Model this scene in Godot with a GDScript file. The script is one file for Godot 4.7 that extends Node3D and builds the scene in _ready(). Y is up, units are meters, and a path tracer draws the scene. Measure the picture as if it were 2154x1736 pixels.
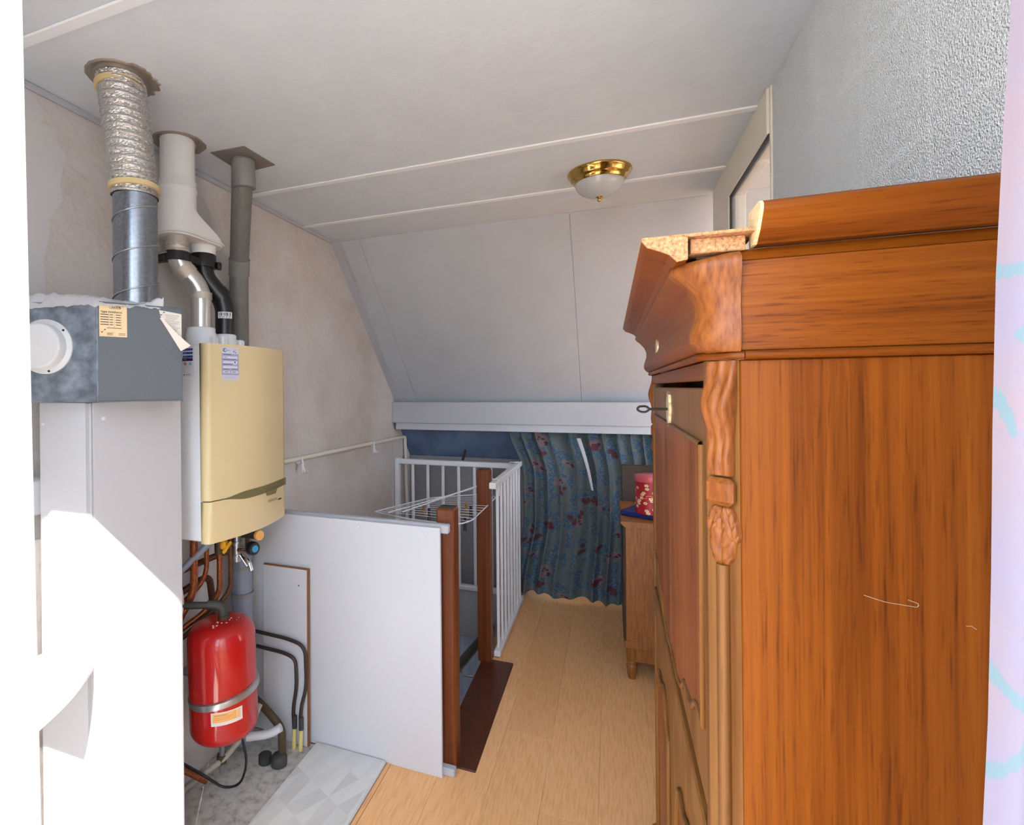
extends Node3D

# ---------------------------------------------------------------- mesh builder
class MB:
	var st := SurfaceTool.new()
	var vcol := Color.WHITE
	func _init():
		st.begin(Mesh.PRIMITIVE_TRIANGLES)
	func group(g: int):
		st.set_smooth_group(g)
	# a, b, c run counter-clockwise seen from outside; Godot wants clockwise
	func tri(a: Vector3, b: Vector3, c: Vector3, ua := Vector2.ZERO, ub := Vector2.ZERO, uc := Vector2.ZERO):
		st.set_uv(ua); st.add_vertex(a)
		st.set_uv(uc); st.add_vertex(c)
		st.set_uv(ub); st.add_vertex(b)
	func quad(a: Vector3, b: Vector3, c: Vector3, d: Vector3, ua := Vector2(0, 1), ub := Vector2(1, 1), uc := Vector2(1, 0), ud := Vector2(0, 0)):
		tri(a, b, c, ua, ub, uc)
		tri(a, c, d, ua, uc, ud)
	# bevelled box
	func box(c: Vector3, s: Vector3, bev := 0.0, b := Basis.IDENTITY):
		group(-1)
		var h := s * 0.5
		bev = min(bev, min(h.x, min(h.y, h.z)) * 0.9)
		var ax := [Vector3(1, 0, 0), Vector3(0, 1, 0), Vector3(0, 0, 1)]
		for i in 3:
			var j := (i + 1) % 3
			var k := (i + 2) % 3
			for sg in [-1.0, 1.0]:
				var n: Vector3 = ax[i] * sg
				var u: Vector3 = ax[j] * sg
				var v: Vector3 = ax[k]
				var hi: float = h[i]
				var hu: float = h[j] - bev
				var hv: float = h[k] - bev
				var o := n * hi
				quad(c + b * (o - u * hu - v * hv), c + b * (o + u * hu - v * hv), c + b * (o + u * hu + v * hv), c + b * (o - u * hu + v * hv))
		if bev <= 0.0:
			return
		for i in 3:
			var j := (i + 1) % 3
			var k := (i + 2) % 3
			for sj in [-1.0, 1.0]:
				for sk in [-1.0, 1.0]:
					var e: Vector3 = ax[i] * (h[i] - bev)
					var pj: Vector3 = ax[j] * sj * h[j] + ax[k] * sk * (h[k] - bev)
					var pk: Vector3 = ax[j] * sj * (h[j] - bev) + ax[k] * sk * h[k]
					if sj * sk > 0:
						quad(c + b * (pj - e), c + b * (pj + e), c + b * (pk + e), c + b * (pk - e)) if false else quad(c + b * (pk - e), c + b * (pj - e), c + b * (pj + e), c + b * (pk + e))
					else:
						quad(c + b * (pj - e), c + b * (pk - e), c + b * (pk + e), c + b * (pj + e))
		for sx in [-1.0, 1.0]:
			for sy in [-1.0, 1.0]:
				for sz in [-1.0, 1.0]:
					var a := Vector3(sx * h.x, sy * (h.y - bev), sz * (h.z - bev))
					var d := Vector3(sx * (h.x - bev), sy * h.y, sz * (h.z - bev))
					var e := Vector3(sx * (h.x - bev), sy * (h.y - bev), sz * h.z)
					if sx * sy * sz > 0:
						tri(c + b * a, c + b * d, c + b * e)
					else:
						tri(c + b * a, c + b * e, c + b * d)
	# from corner to corner
	func bx(a: Vector3, d: Vector3, bev := 0.0):
		box((a + d) * 0.5, (d - a).abs(), bev)
	# polygon in the plane O + x U + y V pushed along W
	func prism(pts: PackedVector2Array, o: Vector3, u: Vector3, v: Vector3, w: Vector3, smooth := false):
		var p := pts.duplicate()
		var area := 0.0
		for i in p.size():
			var q := p[(i + 1) % p.size()]
			area += p[i].x * q.y - q.x * p[i].y
		if area < 0:
			p.reverse()
		var flip: bool = u.cross(v).dot(w) < 0
		var idx := Geometry2D.triangulate_polygon(p)
		var at := func(q: Vector2) -> Vector3: return o + u * q.x + v * q.y
		group(-1)
		for i in range(0, idx.size(), 3):
			var t := [p[idx[i]], p[idx[i + 1]], p[idx[i + 2]]]
			var ar: float = (t[1] - t[0]).cross(t[2] - t[0])
			if ar < 0:
				t = [t[0], t[2], t[1]]
			var a: Vector3 = at.call(t[0]); var b: Vector3 = at.call(t[1]); var c: Vector3 = at.call(t[2])
			if flip:
				tri(a, b, c); tri(a + w, c + w, b + w)
			else:
				tri(a, c, b); tri(a + w, b + w, c + w)
		if smooth:
			group(7)
		for i in p.size():
			var a: Vector3 = at.call(p[i]); var b: Vector3 = at.call(p[(i + 1) % p.size()])
			if flip:
				quad(b, a, a + w, b + w)
			else:
				quad(a, b, b + w, a + w)
	# rows of points; outward = (next in row) x (next row)
	func grid(rows: Array, sg := 1, wrap := false, flip := false):
		group(sg)
		var nr := rows.size()
		var nc: int = rows[0].size()
		for r in nr - 1:
			for q in (nc if wrap else nc - 1):
				var q2 := (q + 1) % nc
				var a: Vector3 = rows[r][q]; var b: Vector3 = rows[r][q2]; var c: Vector3 = rows[r + 1][q2]; var d: Vector3 = rows[r + 1][q]
				var u0 := float(q) / (nc - 1); var u1 := float(q + 1) / (nc - 1)
				var v0 := 1.0 - float(r) / (nr - 1); var v1 := 1.0 - float(r + 1) / (nr - 1)
				if flip:
					quad(b, a, d, c, Vector2(u1, v0), Vector2(u0, v0), Vector2(u0, v1), Vector2(u1, v1))
				else:
					quad(a, b, c, d, Vector2(u0, v0), Vector2(u1, v0), Vector2(u1, v1), Vector2(u0, v1))
	# profile of (radius, height) turned about the y axis of t
	func lathe(prof: Array, t: Transform3D, n := 24, sg := 2, split := 0.6):
		# rings with sharp profile corners are doubled through smooth groups
		var g := sg
		for i in prof.size() - 1:
			var a: Vector2 = prof[i]; var b: Vector2 = prof[i + 1]
			if i > 0:
				var d0: Vector2 = (prof[i] - prof[i - 1]).normalized()
				var d1: Vector2 = (b - a).normalized()
				if d0.dot(d1) < split:
					g += 1
			group(g)
			for k in n:
				var p0 := TAU * k / n; var p1 := TAU * (k + 1) / n
				var c0 := Vector3(cos(p0), 0, -sin(p0)); var c1 := Vector3(cos(p1), 0, -sin(p1))
				var q0 := t * (c0 * a.x + Vector3(0, a.y, 0)); var q1 := t * (c1 * a.x + Vector3(0, a.y, 0))
				var q2 := t * (c1 * b.x + Vector3(0, b.y, 0)); var q3 := t * (c0 * b.x + Vector3(0, b.y, 0))
				var u0 := float(k) / n; var u1 := float(k + 1) / n
				var va := 1.0 - float(i) / (prof.size() - 1); var vb := 1.0 - float(i + 1) / (prof.size() - 1)
				if a.x > 0.00001:
					tri(q0, q1, q2, Vector2(u0, va), Vector2(u1, va), Vector2(u1, vb))
				if b.x > 0.00001:
					tri(q0, q2, q3, Vector2(u0, va), Vector2(u1, vb), Vector2(u0, vb))
	# a round bar along a path; rad is a number or one number for each point
	func tube(path: Array, rad, n := 12, caps := true, sg := 3):
		var rings := []
		var t0: Vector3 = (path[1] - path[0]).normalized()
		var nrm := t0.cross(Vector3(0.31, 0.83, 0.47)).normalized()
		for i in path.size():
			var t: Vector3
			if i == 0: t = (path[1] - path[0]).normalized()
			elif i == path.size() - 1: t = (path[i] - path[i - 1]).normalized()
			else: t = ((path[i] - path[i - 1]).normalized() + (path[i + 1] - path[i]).normalized()).normalized()
			nrm = (nrm - t * nrm.dot(t)).normalized()
			var bi := t.cross(nrm)
			var r: float = rad[i] if rad is Array else rad
			var ring := []
			for k in n:
				var a := TAU * k / n
				ring.append(path[i] + (nrm * cos(a) + bi * sin(a)) * r)
			rings.append(ring)
		grid(rings, sg, true)
		if caps:
			group(-1)
			for k in n:
				tri(path[0], rings[0][(k + 1) % n], rings[0][k])
				var e := rings.size() - 1
				tri(path[e], rings[e][k], rings[e][(k + 1) % n])
	# raised patch: height over a rectangle, with sides down to the ground
	func relief(o: Vector3, u: Vector3, v: Vector3, nn: Vector3, nu: int, nv: int, hf: Callable, sg := 5):
		var rows := []
		for j in nv + 1:
			var row := []
			for i in nu + 1:
				var a := float(i) / nu; var b := float(j) / nv
				row.append(o + u * a + v * b + nn * hf.call(a, b))
			rows.append(row)
		grid(rows, sg)
	func done(m: Material) -> ArrayMesh:
		st.generate_normals()
		st.set_material(m)
		return st.commit()

# ---------------------------------------------------------------- scene helpers
var names := {}
func numbered(called: String) -> String:
	if not names.has(called):
		names[called] = 0
		return called
	names[called] += 1
	return "%s_%03d" % [called, names[called]]

func obj(called: String, mb: MB, m: Material, parent: Node3D = null) -> MeshInstance3D:
	var o := MeshInstance3D.new()
	o.mesh = mb.done(m)
	o.cast_shadow = GeometryInstance3D.SHADOW_CASTING_SETTING_ON
	if parent == null:
		o.name = numbered(called)
		add_child(o, true)
	else:
		o.name = called
		parent.add_child(o, true)
		# meshes are modelled in room coordinates: undo the parent's own place
		if parent.has_meta("at"):
			o.position = -parent.get_meta("at")
	return o

func again(called: String, src: MeshInstance3D, parent: Node3D, shift: Vector3, turn := Basis.IDENTITY) -> MeshInstance3D:
	var o := MeshInstance3D.new()
	o.mesh = src.mesh
	o.name = called
	parent.add_child(o, true)
	o.transform = Transform3D(turn, shift - (parent.get_meta("at") if parent.has_meta("at") else Vector3.ZERO))
	return o

func thing(called: String, label: String, category: String, at := Vector3.ZERO, grp := "") -> Node3D:
	var o := Node3D.new()
	o.name = numbered(called)
	add_child(o, true)
	o.position = at
	o.set_meta("at", at)
	o.set_meta("label", label)
	o.set_meta("category", category)
	if grp != "":
		o.set_meta("group", grp)
	return o

func tag(o: Node3D, label: String, category: String, grp := "") -> Node3D:
	o.set_meta("label", label)
	o.set_meta("category", category)
	if grp != "":
		o.set_meta("group", grp)
	return o

func struct(called: String, mb: MB, m: Material, label := "") -> MeshInstance3D:
	var o := obj(called, mb, m)
	o.set_meta("kind", "structure")
	if label != "":
		o.set_meta("label", label)
	return o

func V(x: float, y: float, z: float) -> Vector3:
	return Vector3(x, y, z)

func C(r: float, g: float, b: float, a := 255.0) -> Color:
	return Color(r / 255.0, g / 255.0, b / 255.0, a / 255.0)

# rounds the corners of a polyline
func bend(path: Array, r: float, n := 6) -> Array:
	var out := [path[0]]
	for i in range(1, path.size() - 1):
		var p: Vector3 = path[i]
		var a: Vector3 = path[i - 1] - p
		var b: Vector3 = path[i + 1] - p
		var rr: float = min(r, min(a.length(), b.length()) * 0.49)
		var pa := p + a.normalized() * rr
		var pb := p + b.normalized() * rr
		for k in n + 1:
			var t := float(k) / n
			out.append(pa.lerp(p, t).lerp(p.lerp(pb, t), t))
	out.append(path[path.size() - 1])
	return out

# ---------------------------------------------------------------- materials
func ramp(cols: Array) -> Gradient:
	var g := Gradient.new()
	var offs := PackedFloat32Array(); var cs := PackedColorArray()
	for i in cols.size():
		offs.append(cols[i][0]); cs.append(cols[i][1])
	g.offsets = offs; g.colors = cs
	return g

func noise_tex(sd: int, freq: float, oct: int, g: Gradient = null, size := 512, kind := FastNoiseLite.TYPE_SIMPLEX_SMOOTH) -> NoiseTexture2D:
	var n := FastNoiseLite.new()
	n.seed = sd; n.frequency = freq; n.noise_type = kind
	n.fractal_octaves = oct; n.fractal_gain = 0.55
	var t := NoiseTexture2D.new()
	t.width = size; t.height = size; t.seamless = true; t.noise = n
	if g: t.color_ramp = g
	return t

func bump_tex(sd: int, freq: float, oct: int, strength: float) -> NoiseTexture2D:
	var t := noise_tex(sd, freq, oct)
	t.as_normal_map = true
	t.bump_strength = strength
	return t

func mat(c: Color, rough := 0.6, metal := 0.0) -> StandardMaterial3D:
	var m := StandardMaterial3D.new()
	m.albedo_color = c; m.roughness = rough; m.metallic = metal
	return m

func tri_mat(tex: Texture2D, scale: Vector3, rough := 0.5, metal := 0.0, world := false) -> StandardMaterial3D:
	var m := mat(Color.WHITE, rough, metal)
	m.albedo_texture = tex
	m.uv1_triplanar = true
	m.uv1_world_triplanar = world
	m.uv1_scale = scale
	m.uv1_triplanar_sharpness = 8.0
	return m

func add_bump(m: StandardMaterial3D, tex: Texture2D, s := 1.0) -> StandardMaterial3D:
	m.normal_enabled = true
	m.normal_texture = tex
	m.normal_scale = s
	return m

func sheet(im: Image, rough := 0.6) -> StandardMaterial3D:
	var m := mat(Color.WHITE, rough)
	m.albedo_texture = ImageTexture.create_from_image(im)
	return m

func picture(w: int, h: int, bg: Color) -> Image:
	var im := Image.create(w, h, false, Image.FORMAT_RGBA8)
	im.fill(bg)
	return im

func R(im: Image, x: int, y: int, w: int, h: int, c: Color):
	im.fill_rect(Rect2i(x, y, w, h), c)

func disc(im: Image, cx: float, cy: float, r: float, c: Color, ry := -1.0):
	if ry < 0: ry = r
	for y in range(int(cy - ry) - 1, int(cy + ry) + 2):
		for x in range(int(cx - r) - 1, int(cx + r) + 2):
			var d := Vector2((x - cx) / r, (y - cy) / ry).length()
			if d <= 1.0:
				im.set_pixel(posmod(x, im.get_width()), posmod(y, im.get_height()), c)

func text(parent: Node3D, words: String, height: float, o: Vector3, right: Vector3, up: Vector3, m: Material, bold := false) -> MeshInstance3D:
	var tm := TextMesh.new()
	var f := SystemFont.new()
	f.font_names = PackedStringArray(["Droid Sans"])
	if bold: f.font_weight = 700
	tm.font = f; tm.text = words; tm.font_size = 48
	tm.pixel_size = height / 34.0
	tm.depth = 0.0004
	tm.horizontal_alignment = HORIZONTAL_ALIGNMENT_LEFT
	tm.vertical_alignment = VERTICAL_ALIGNMENT_CENTER
	tm.material = m
	var n := MeshInstance3D.new()
	n.mesh = tm
	n.name = "lettering"
	parent.add_child(n, true)
	n.transform = Transform3D(Basis(right, up, right.cross(up)), o - (parent.get_meta("at") if parent.has_meta("at") else Vector3.ZERO))
	return n

# flat printed sheet: corner o (lower left), right vector u, up vector v
func sticker(called: String, parent: Node3D, o: Vector3, u: Vector3, v: Vector3, m: Material) -> MeshInstance3D:
	var b := MB.new()
	b.group(-1)
	b.quad(o, o + u, o + u + v, o + v)
	return obj(called, b, m, parent)

var M := {}
var bulb_c := Color(1, 1, 1)

const LW := -1.53      # left wall
const RW := 0.444      # right wall
const CH := 2.3775     # ceiling

# straight-grained wood: fine streaks, pores and broad figure; grain runs down the picture, or across it
func wood(sd: int, cols: Array, across := false, size := 768, pore := 0.5, figure := 0.5) -> ImageTexture:
	var n := FastNoiseLite.new(); n.seed = sd; n.frequency = 0.035; n.fractal_octaves = 4; n.fractal_gain = 0.7
	var a := n.get_image(size, 36)
	n.seed = sd + 1; n.frequency = 0.03; n.fractal_octaves = 3
	var b := n.get_image(96, 22)
	n.seed = sd + 2; n.frequency = 0.14; n.fractal_octaves = 2
	var p := n.get_image(size, 110)
	for im in [a, b, p]:
		im.convert(Image.FORMAT_L8)
		im.resize(size, size, Image.INTERPOLATE_CUBIC)
	var da := a.get_data(); var db := b.get_data(); var dp := p.get_data()
	var out := PackedByteArray(); out.resize(size * size * 3)
	var lut := PackedByteArray(); lut.resize(256 * 3)
	var g := ramp(cols)
	for i in 256:
		var c := g.sample(i / 255.0)
		lut[i * 3] = c.r8; lut[i * 3 + 1] = c.g8; lut[i * 3 + 2] = c.b8
	for y in size:
		for x in size:
			var k := y * size + x
			var v := 128.0 + (da[k] - 128) * 0.62 + (db[k] - 128) * figure
			var q := dp[k]
			if q < 96: v -= (96 - q) * pore * 2.0
			var w := clampi(int(v), 0, 255) * 3
			var o := (x * size + y if across else k) * 3
			out[o] = lut[w]; out[o + 1] = lut[w + 1]; out[o + 2] = lut[w + 2]
	return ImageTexture.create_from_image(Image.create_from_data(size, size, false, Image.FORMAT_RGB8, out))

func materials():
	var plaster := bump_tex(11, 0.03, 4, 2.0)
	M.white_wall = mat(C(226, 222, 218), 0.85)
	M.ceil = add_bump(tri_mat(noise_tex(3, 0.01, 3, ramp([[0.0, C(214, 221, 229)], [1.0, C(220, 227, 234)]])), V(1, 1, 1), 0.8), plaster, 0.25)
	M.left_wall = add_bump(tri_mat(noise_tex(5, 0.006, 3, ramp([[0.0, C(196, 186, 178)], [0.5, C(206, 198, 192)], [1.0, C(210, 206, 204)]])), V(0.7, 0.7, 0.7), 0.8), bump_tex(12, 0.06, 3, 3.0), 0.4)
	M.slope = add_bump(tri_mat(noise_tex(6, 0.008, 3, ramp([[0.0, C(187, 192, 200)], [1.0, C(195, 200, 207)]])), V(1, 1, 1), 0.55), plaster, 0.1)
	M.granol = add_bump(mat(C(232, 236, 238), 0.9), bump_tex(21, 0.09, 3, 14.0), 1.0)
	M.granol.uv1_triplanar = true
	M.granol.uv1_scale = V(4.5, 4.5, 4.5)
	M.trim = mat(C(182, 184, 191), 0.5)
	M.strip = mat(C(243, 245, 248), 0.5)
	M.cream = mat(C(228, 221, 206), 0.5)
	M.white = mat(C(234, 235, 238), 0.45)
	M.panel = mat(C(208, 211, 217), 0.4)
	M.grey_wall = mat(C(150, 148, 150), 0.9)
	M.blue_foil = tri_mat(noise_tex(8, 0.01, 3, ramp([[0.0, C(84, 98, 130)], [0.6, C(104, 124, 156)], [1.0, C(124, 142, 168)]])), V(0.8, 0.8, 0.8), 0.6)
	# woods: grain along y, x or z
	var oak := [[0.0, C(80, 34, 3)], [0.25, C(102, 48, 5)], [0.45, C(119, 59, 9)], [0.65, C(127, 65, 11)], [0.85, C(135, 72, 15)], [1.0, C(141, 77, 18)]]
	var grain_b := bump_tex(33, 0.03, 4, 3.0)
	M.oak_y = tri_mat(wood(31, oak), V(2.0, 0.6, 2.0), 0.42)
	var oak_a := wood(45, oak, true, 768, 0.7, 0.4)
	M.oak_x = tri_mat(oak_a, V(1.0, 2.4, 2.4), 0.4)
	M.oak_z = tri_mat(oak_a, V(2.4, 2.4, 0.55), 0.4)
	for k in [M.oak_x, M.oak_y, M.oak_z]: k.metallic_specular = 0.3
	var stile := [[0.0, C(88, 50, 18)], [0.35, C(116, 74, 33)], [0.6, C(127, 84, 40)], [1.0, C(142, 98, 50)]]
	M.stile_y = tri_mat(wood(32, stile, false, 512, 0.3, 0.5), V(2.5, 0.6, 2.5), 0.42)
	var veneer := [[0.0, C(86, 42, 16)], [0.4, C(130, 70, 32)], [0.7, C(146, 84, 42)], [1.0, C(158, 96, 52)]]
	M.veneer = tri_mat(wood(34, veneer, false, 512, 0.8, 0.6), V(2.5, 0.6, 1.6), 0.42)
	M.carve = add_bump(tri_mat(noise_tex(35, 0.02, 5, ramp([[0.0, C(98, 48, 17)], [0.5, C(128, 71, 29)], [1.0, C(146, 87, 40)]])), V(12, 3, 12), 0.38), grain_b, 0.15)
	for k in [M.stile_y, M.veneer, M.carve]: k.metallic_specular = 0.35
	M.raw_wood = add_bump(tri_mat(noise_tex(36, 0.05, 5, ramp([[0.0, C(96, 84, 74)], [0.35, C(176, 122, 80)], [0.7, C(198, 146, 100)], [1.0, C(226, 190, 140)]])), V(6, 6, 6), 0.9), bump_tex(37, 0.06, 4, 6.0), 0.8)
	M.fresh_cut = tri_mat(noise_tex(38, 0.04, 3, ramp([[0.0, C(206, 172, 122)], [1.0, C(232, 206, 160)]])), V(6, 6, 6), 0.9)
	M.dust_wood = mat(C(112, 106, 100), 0.95)
	M.post = tri_mat(wood(39, [[0.0, C(80, 34, 8)], [0.5, C(114, 54, 14)], [1.0, C(134, 70, 24)]], false, 256, 0.3, 0.4), V(6, 0.8, 6), 0.45)
	M.sill_wood = add_bump(tri_mat(noise_tex(40, 0.02, 4, ramp([[0.0, C(58, 26, 12)], [0.5, C(82, 38, 16)], [1.0, C(98, 50, 24)]])), V(10, 10, 0.9), 0.35), grain_b, 0.15)
	M.chest_y = tri_mat(noise_tex(41, 0.02, 4, ramp([[0.0, C(118, 70, 30)], [0.5, C(144, 88, 40)], [1.0, C(160, 102, 50)]])), V(8, 0.8, 8), 0.45)
	M.dark_wood = tri_mat(noise_tex(42, 0.02, 4, ramp([[0.0, C(40, 26, 18)], [1.0, C(66, 44, 28)]])), V(8, 0.8, 8), 0.5)
	# laminate, three tones
	M.lam = []
	for i in 4:
		var k: float = [0.0, 5.0, -5.0, 2.0][i]
		var lam := ramp([[0.0, C(222 + k, 164 + k, 108 + k)], [0.45, C(238 + k, 181 + k, 124 + k)], [0.75, C(243 + k, 188 + k, 133 + k)], [1.0, C(232 + k, 173 + k, 117 + k)]])
		M.lam.append(tri_mat(noise_tex(50 + i, 0.02, 4, lam), V(9, 9, 0.8), 0.34))
		M.lam[i].metallic_specular = 0.35
	M.lam_edge = mat(C(168, 120, 80), 0.7)
	M.concrete = add_bump(tri_mat(noise_tex(55, 0.02, 5, ramp([[0.0, C(140, 134, 126)], [0.4, C(184, 180, 174)], [0.8, C(204, 200, 194)], [1.0, C(164, 158, 150)]])), V(2.2, 2.2, 2.2), 0.92), bump_tex(56, 0.05, 4, 4.0), 0.4)
	# metals
	M.galv = tri_mat(noise_tex(60, 0.012, 6, ramp([[0.0, C(92, 100, 112)], [0.5, C(126, 137, 150)], [1.0, C(158, 170, 184)]])), V(3.0, 3.0, 3.0), 0.5, 0.4)
	M.galv_plain = tri_mat(noise_tex(61, 0.1, 3, ramp([[0.0, C(100, 106, 112)], [1.0, C(112, 118, 124)]])), V(6, 6, 6), 0.6, 0.3)
	M.spiral = tri_mat(noise_tex(62, 0.03, 4, ramp([[0.0, C(124, 130, 140)], [1.0, C(156, 162, 170)]])), V(5, 5, 5), 0.27, 0.9)
	M.foil = add_bump(mat(C(206, 203, 198), 0.22, 0.95), bump_tex(63, 0.06, 4, 10.0), 0.8)
	M.foil.uv1_triplanar = true
	M.foil.uv1_scale = V(9, 9, 9)
	M.foil_tape = add_bump(mat(C(214, 206, 192), 0.3, 0.8), bump_tex(64, 0.08, 3, 8.0), 1.0)
	M.foil_tape.uv1_triplanar = true
	M.foil_tape.uv1_scale = V(12, 12, 12)
	M.mask_tape = mat(C(214, 190, 140), 0.8)
	M.alu = mat(C(206, 203, 198), 0.3, 0.85)
	M.collar = mat(C(160, 150, 138), 0.45, 0.6)
	M.torn = mat(C(128, 122, 116), 0.95)
	M.chrome = mat(C(226, 228, 232), 0.12, 1.0)
	M.zinc = mat(C(176, 180, 184), 0.35, 0.85)
	M.brass = mat(C(200, 164, 92), 0.12, 1.0)
	M.brass_dull = mat(C(86, 72, 52), 0.6, 0.4)
	M.gold = add_bump(mat(C(234, 216, 168), 0.35, 0.6), bump_tex(65, 0.1, 3, 6.0), 0.6)
	M.copper = tri_mat(noise_tex(66, 0.03, 4, ramp([[0.0, C(98, 54, 32)], [0.5, C(150, 84, 50)], [1.0, C(176, 104, 66)]])), V(4, 4, 4), 0.4, 0.6)
	M.copper_old = tri_mat(noise_tex(67, 0.03, 4, ramp([[0.0, C(64, 46, 36)], [0.5, C(98, 66, 44)], [1.0, C(120, 80, 54)]])), V(4, 4, 4), 0.5, 0.5)
	M.dark_pipe = mat(C(70, 62, 56), 0.45, 0.4)
	M.iron = mat(C(70, 71, 69), 0.6, 0.3)
	M.key = mat(C(52, 46, 42), 0.5, 0.7)
	# plastics and paint
	M.flue_white = mat(C(232, 230, 226), 0.45)
	M.black_pipe = mat(C(22, 22, 24), 0.32)
	M.black = mat(C(20, 20, 21), 0.5)
	M.pvc = tri_mat(noise_tex(70, 0.02, 4, ramp([[0.0, C(104, 102, 96)], [0.6, C(122, 121, 117)], [1.0, C(112, 98, 74)]])), V(8, 0.8, 8), 0.5)
	M.pvc_ring = mat(C(132, 131, 127), 0.5)
	M.pvc_blue = mat(C(134, 142, 156), 0.4)
	M.hose = mat(C(142, 156, 176), 0.45)
	M.milky = mat(C(214, 216, 218), 0.4)
	M.boiler_white = mat(C(236, 239, 243), 0.4)
	M.beige = mat(C(222, 204, 158), 0.3)
	M.beige_edge = mat(C(236, 222, 176), 0.3)
	M.olive = mat(C(118, 110, 72), 0.55)
	M.red = mat(C(186, 8, 12), 0.08)
	M.red.clearcoat_enabled = true
	M.red.clearcoat = 0.6
	M.yellow = mat(C(240, 176, 30), 0.4)
	M.orange = mat(C(236, 178, 96), 0.5)
	M.blue_cap = mat(C(60, 150, 200), 0.4)
	M.sleeve = mat(C(228, 208, 140), 0.5)
	M.chip = tri_mat(noise_tex(71, 0.15, 3, ramp([[0.0, C(116, 72, 42)], [1.0, C(168, 112, 70)]])), V(12, 12, 12), 0.9)
	M.print = mat(C(40, 38, 40), 0.8)
	M.paper = mat(C(232, 222, 208), 0.8)
	M.wire = mat(C(216, 219, 226), 0.35)
	M.peg = mat(C(170, 124, 80), 0.7)
	M.peg_dark = mat(C(48, 44, 44), 0.7)
	M.navy = mat(C(22, 42, 110), 0.35)
	M.tie = mat(C(204, 206, 214), 0.7)
	M.opal = mat(C(186, 187, 188), 0.1)
	M.opal.subsurf_scatter_enabled = true
	M.opal.subsurf_scatter_strength = 0.3
	var gl := mat(Color(0.9, 0.93, 0.93, 0.12), 0.03)
	gl.transparency = BaseMaterial3D.TRANSPARENCY_ALPHA
	M.glass = gl
	var pl := mat(Color(0.93, 0.93, 0.94, 0.6), 0.2)
	pl.transparency = BaseMaterial3D.TRANSPARENCY_ALPHA
	M.plastic = pl
	var bl := mat(C(226, 234, 246), 0.8)
	bl.backlight_enabled = true
	bl.backlight = Color(0.1, 0.11, 0.13)
	M.blind = bl

# ================================================================ _ready
func _ready():
	setup_camera_and_light()
	materials()
	shell()
	floors()
	stairwell()
	windows_behind()
	cupboard()
	vent_unit()
	ducts()
	boiler()
	pipework()
	vessel()
	partition()
	railings()
	drying_rack()
	far_end()
	lamp()
	wardrobe()
	near_curtain()

func setup_camera_and_light():
	var cam := Camera3D.new()
	cam.name = "camera"
	add_child(cam)
	var near := 0.05
	# 15 mm lens, cropped and shifted: 1100 px focal length, principal point at (852, 818)
	cam.set_frustum(near * 1736.0 / 1100.0, Vector2(225.0, -50.0) / 1100.0 * near, near, 100.0)
	cam.projection = Camera3D.PROJECTION_FRUSTUM
	cam.transform = Transform3D(Basis(Vector3.UP, atan(433.0 / 1100.0)) * Basis(Vector3(0, 0, 1), -0.0095), V(0, 1.5, 0))
	cam.current = true
	var we := WorldEnvironment.new()
	we.name = "world"
	var e := Environment.new()
	e.tonemap_mode = Environment.TONE_MAPPER_LINEAR
	e.tonemap_exposure = 2.3
	e.background_mode = Environment.BG_SKY
	var sm := ProceduralSkyMaterial.new()
	sm.sky_top_color = C(190, 211, 237)
	sm.sky_horizon_color = C(211, 225, 239)
	sm.ground_horizon_color = C(212, 208, 200)
	sm.ground_bottom_color = C(170, 160, 150)
	sm.sky_energy_multiplier = 2.0
	sm.ground_energy_multiplier = 2.0
	var sky := Sky.new()
	sky.sky_material = sm
	e.sky = sky
	e.sdfgi_enabled = true
	e.ssao_enabled = true
	e.ssil_enabled = true
	we.environment = e
	add_child(we)
	var sun := DirectionalLight3D.new()
	sun.name = "sun"
	sun.light_color = Color(1.0, 0.98, 0.95)
	sun.light_energy = 8.0
	sun.light_angular_distance = 0.6
	sun.shadow_enabled = true
	add_child(sun)
	sun.transform = Transform3D(Basis.looking_at(V(-0.7, -1.13, -1.0).normalized(), Vector3.UP), V(2, 4, 3))

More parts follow.
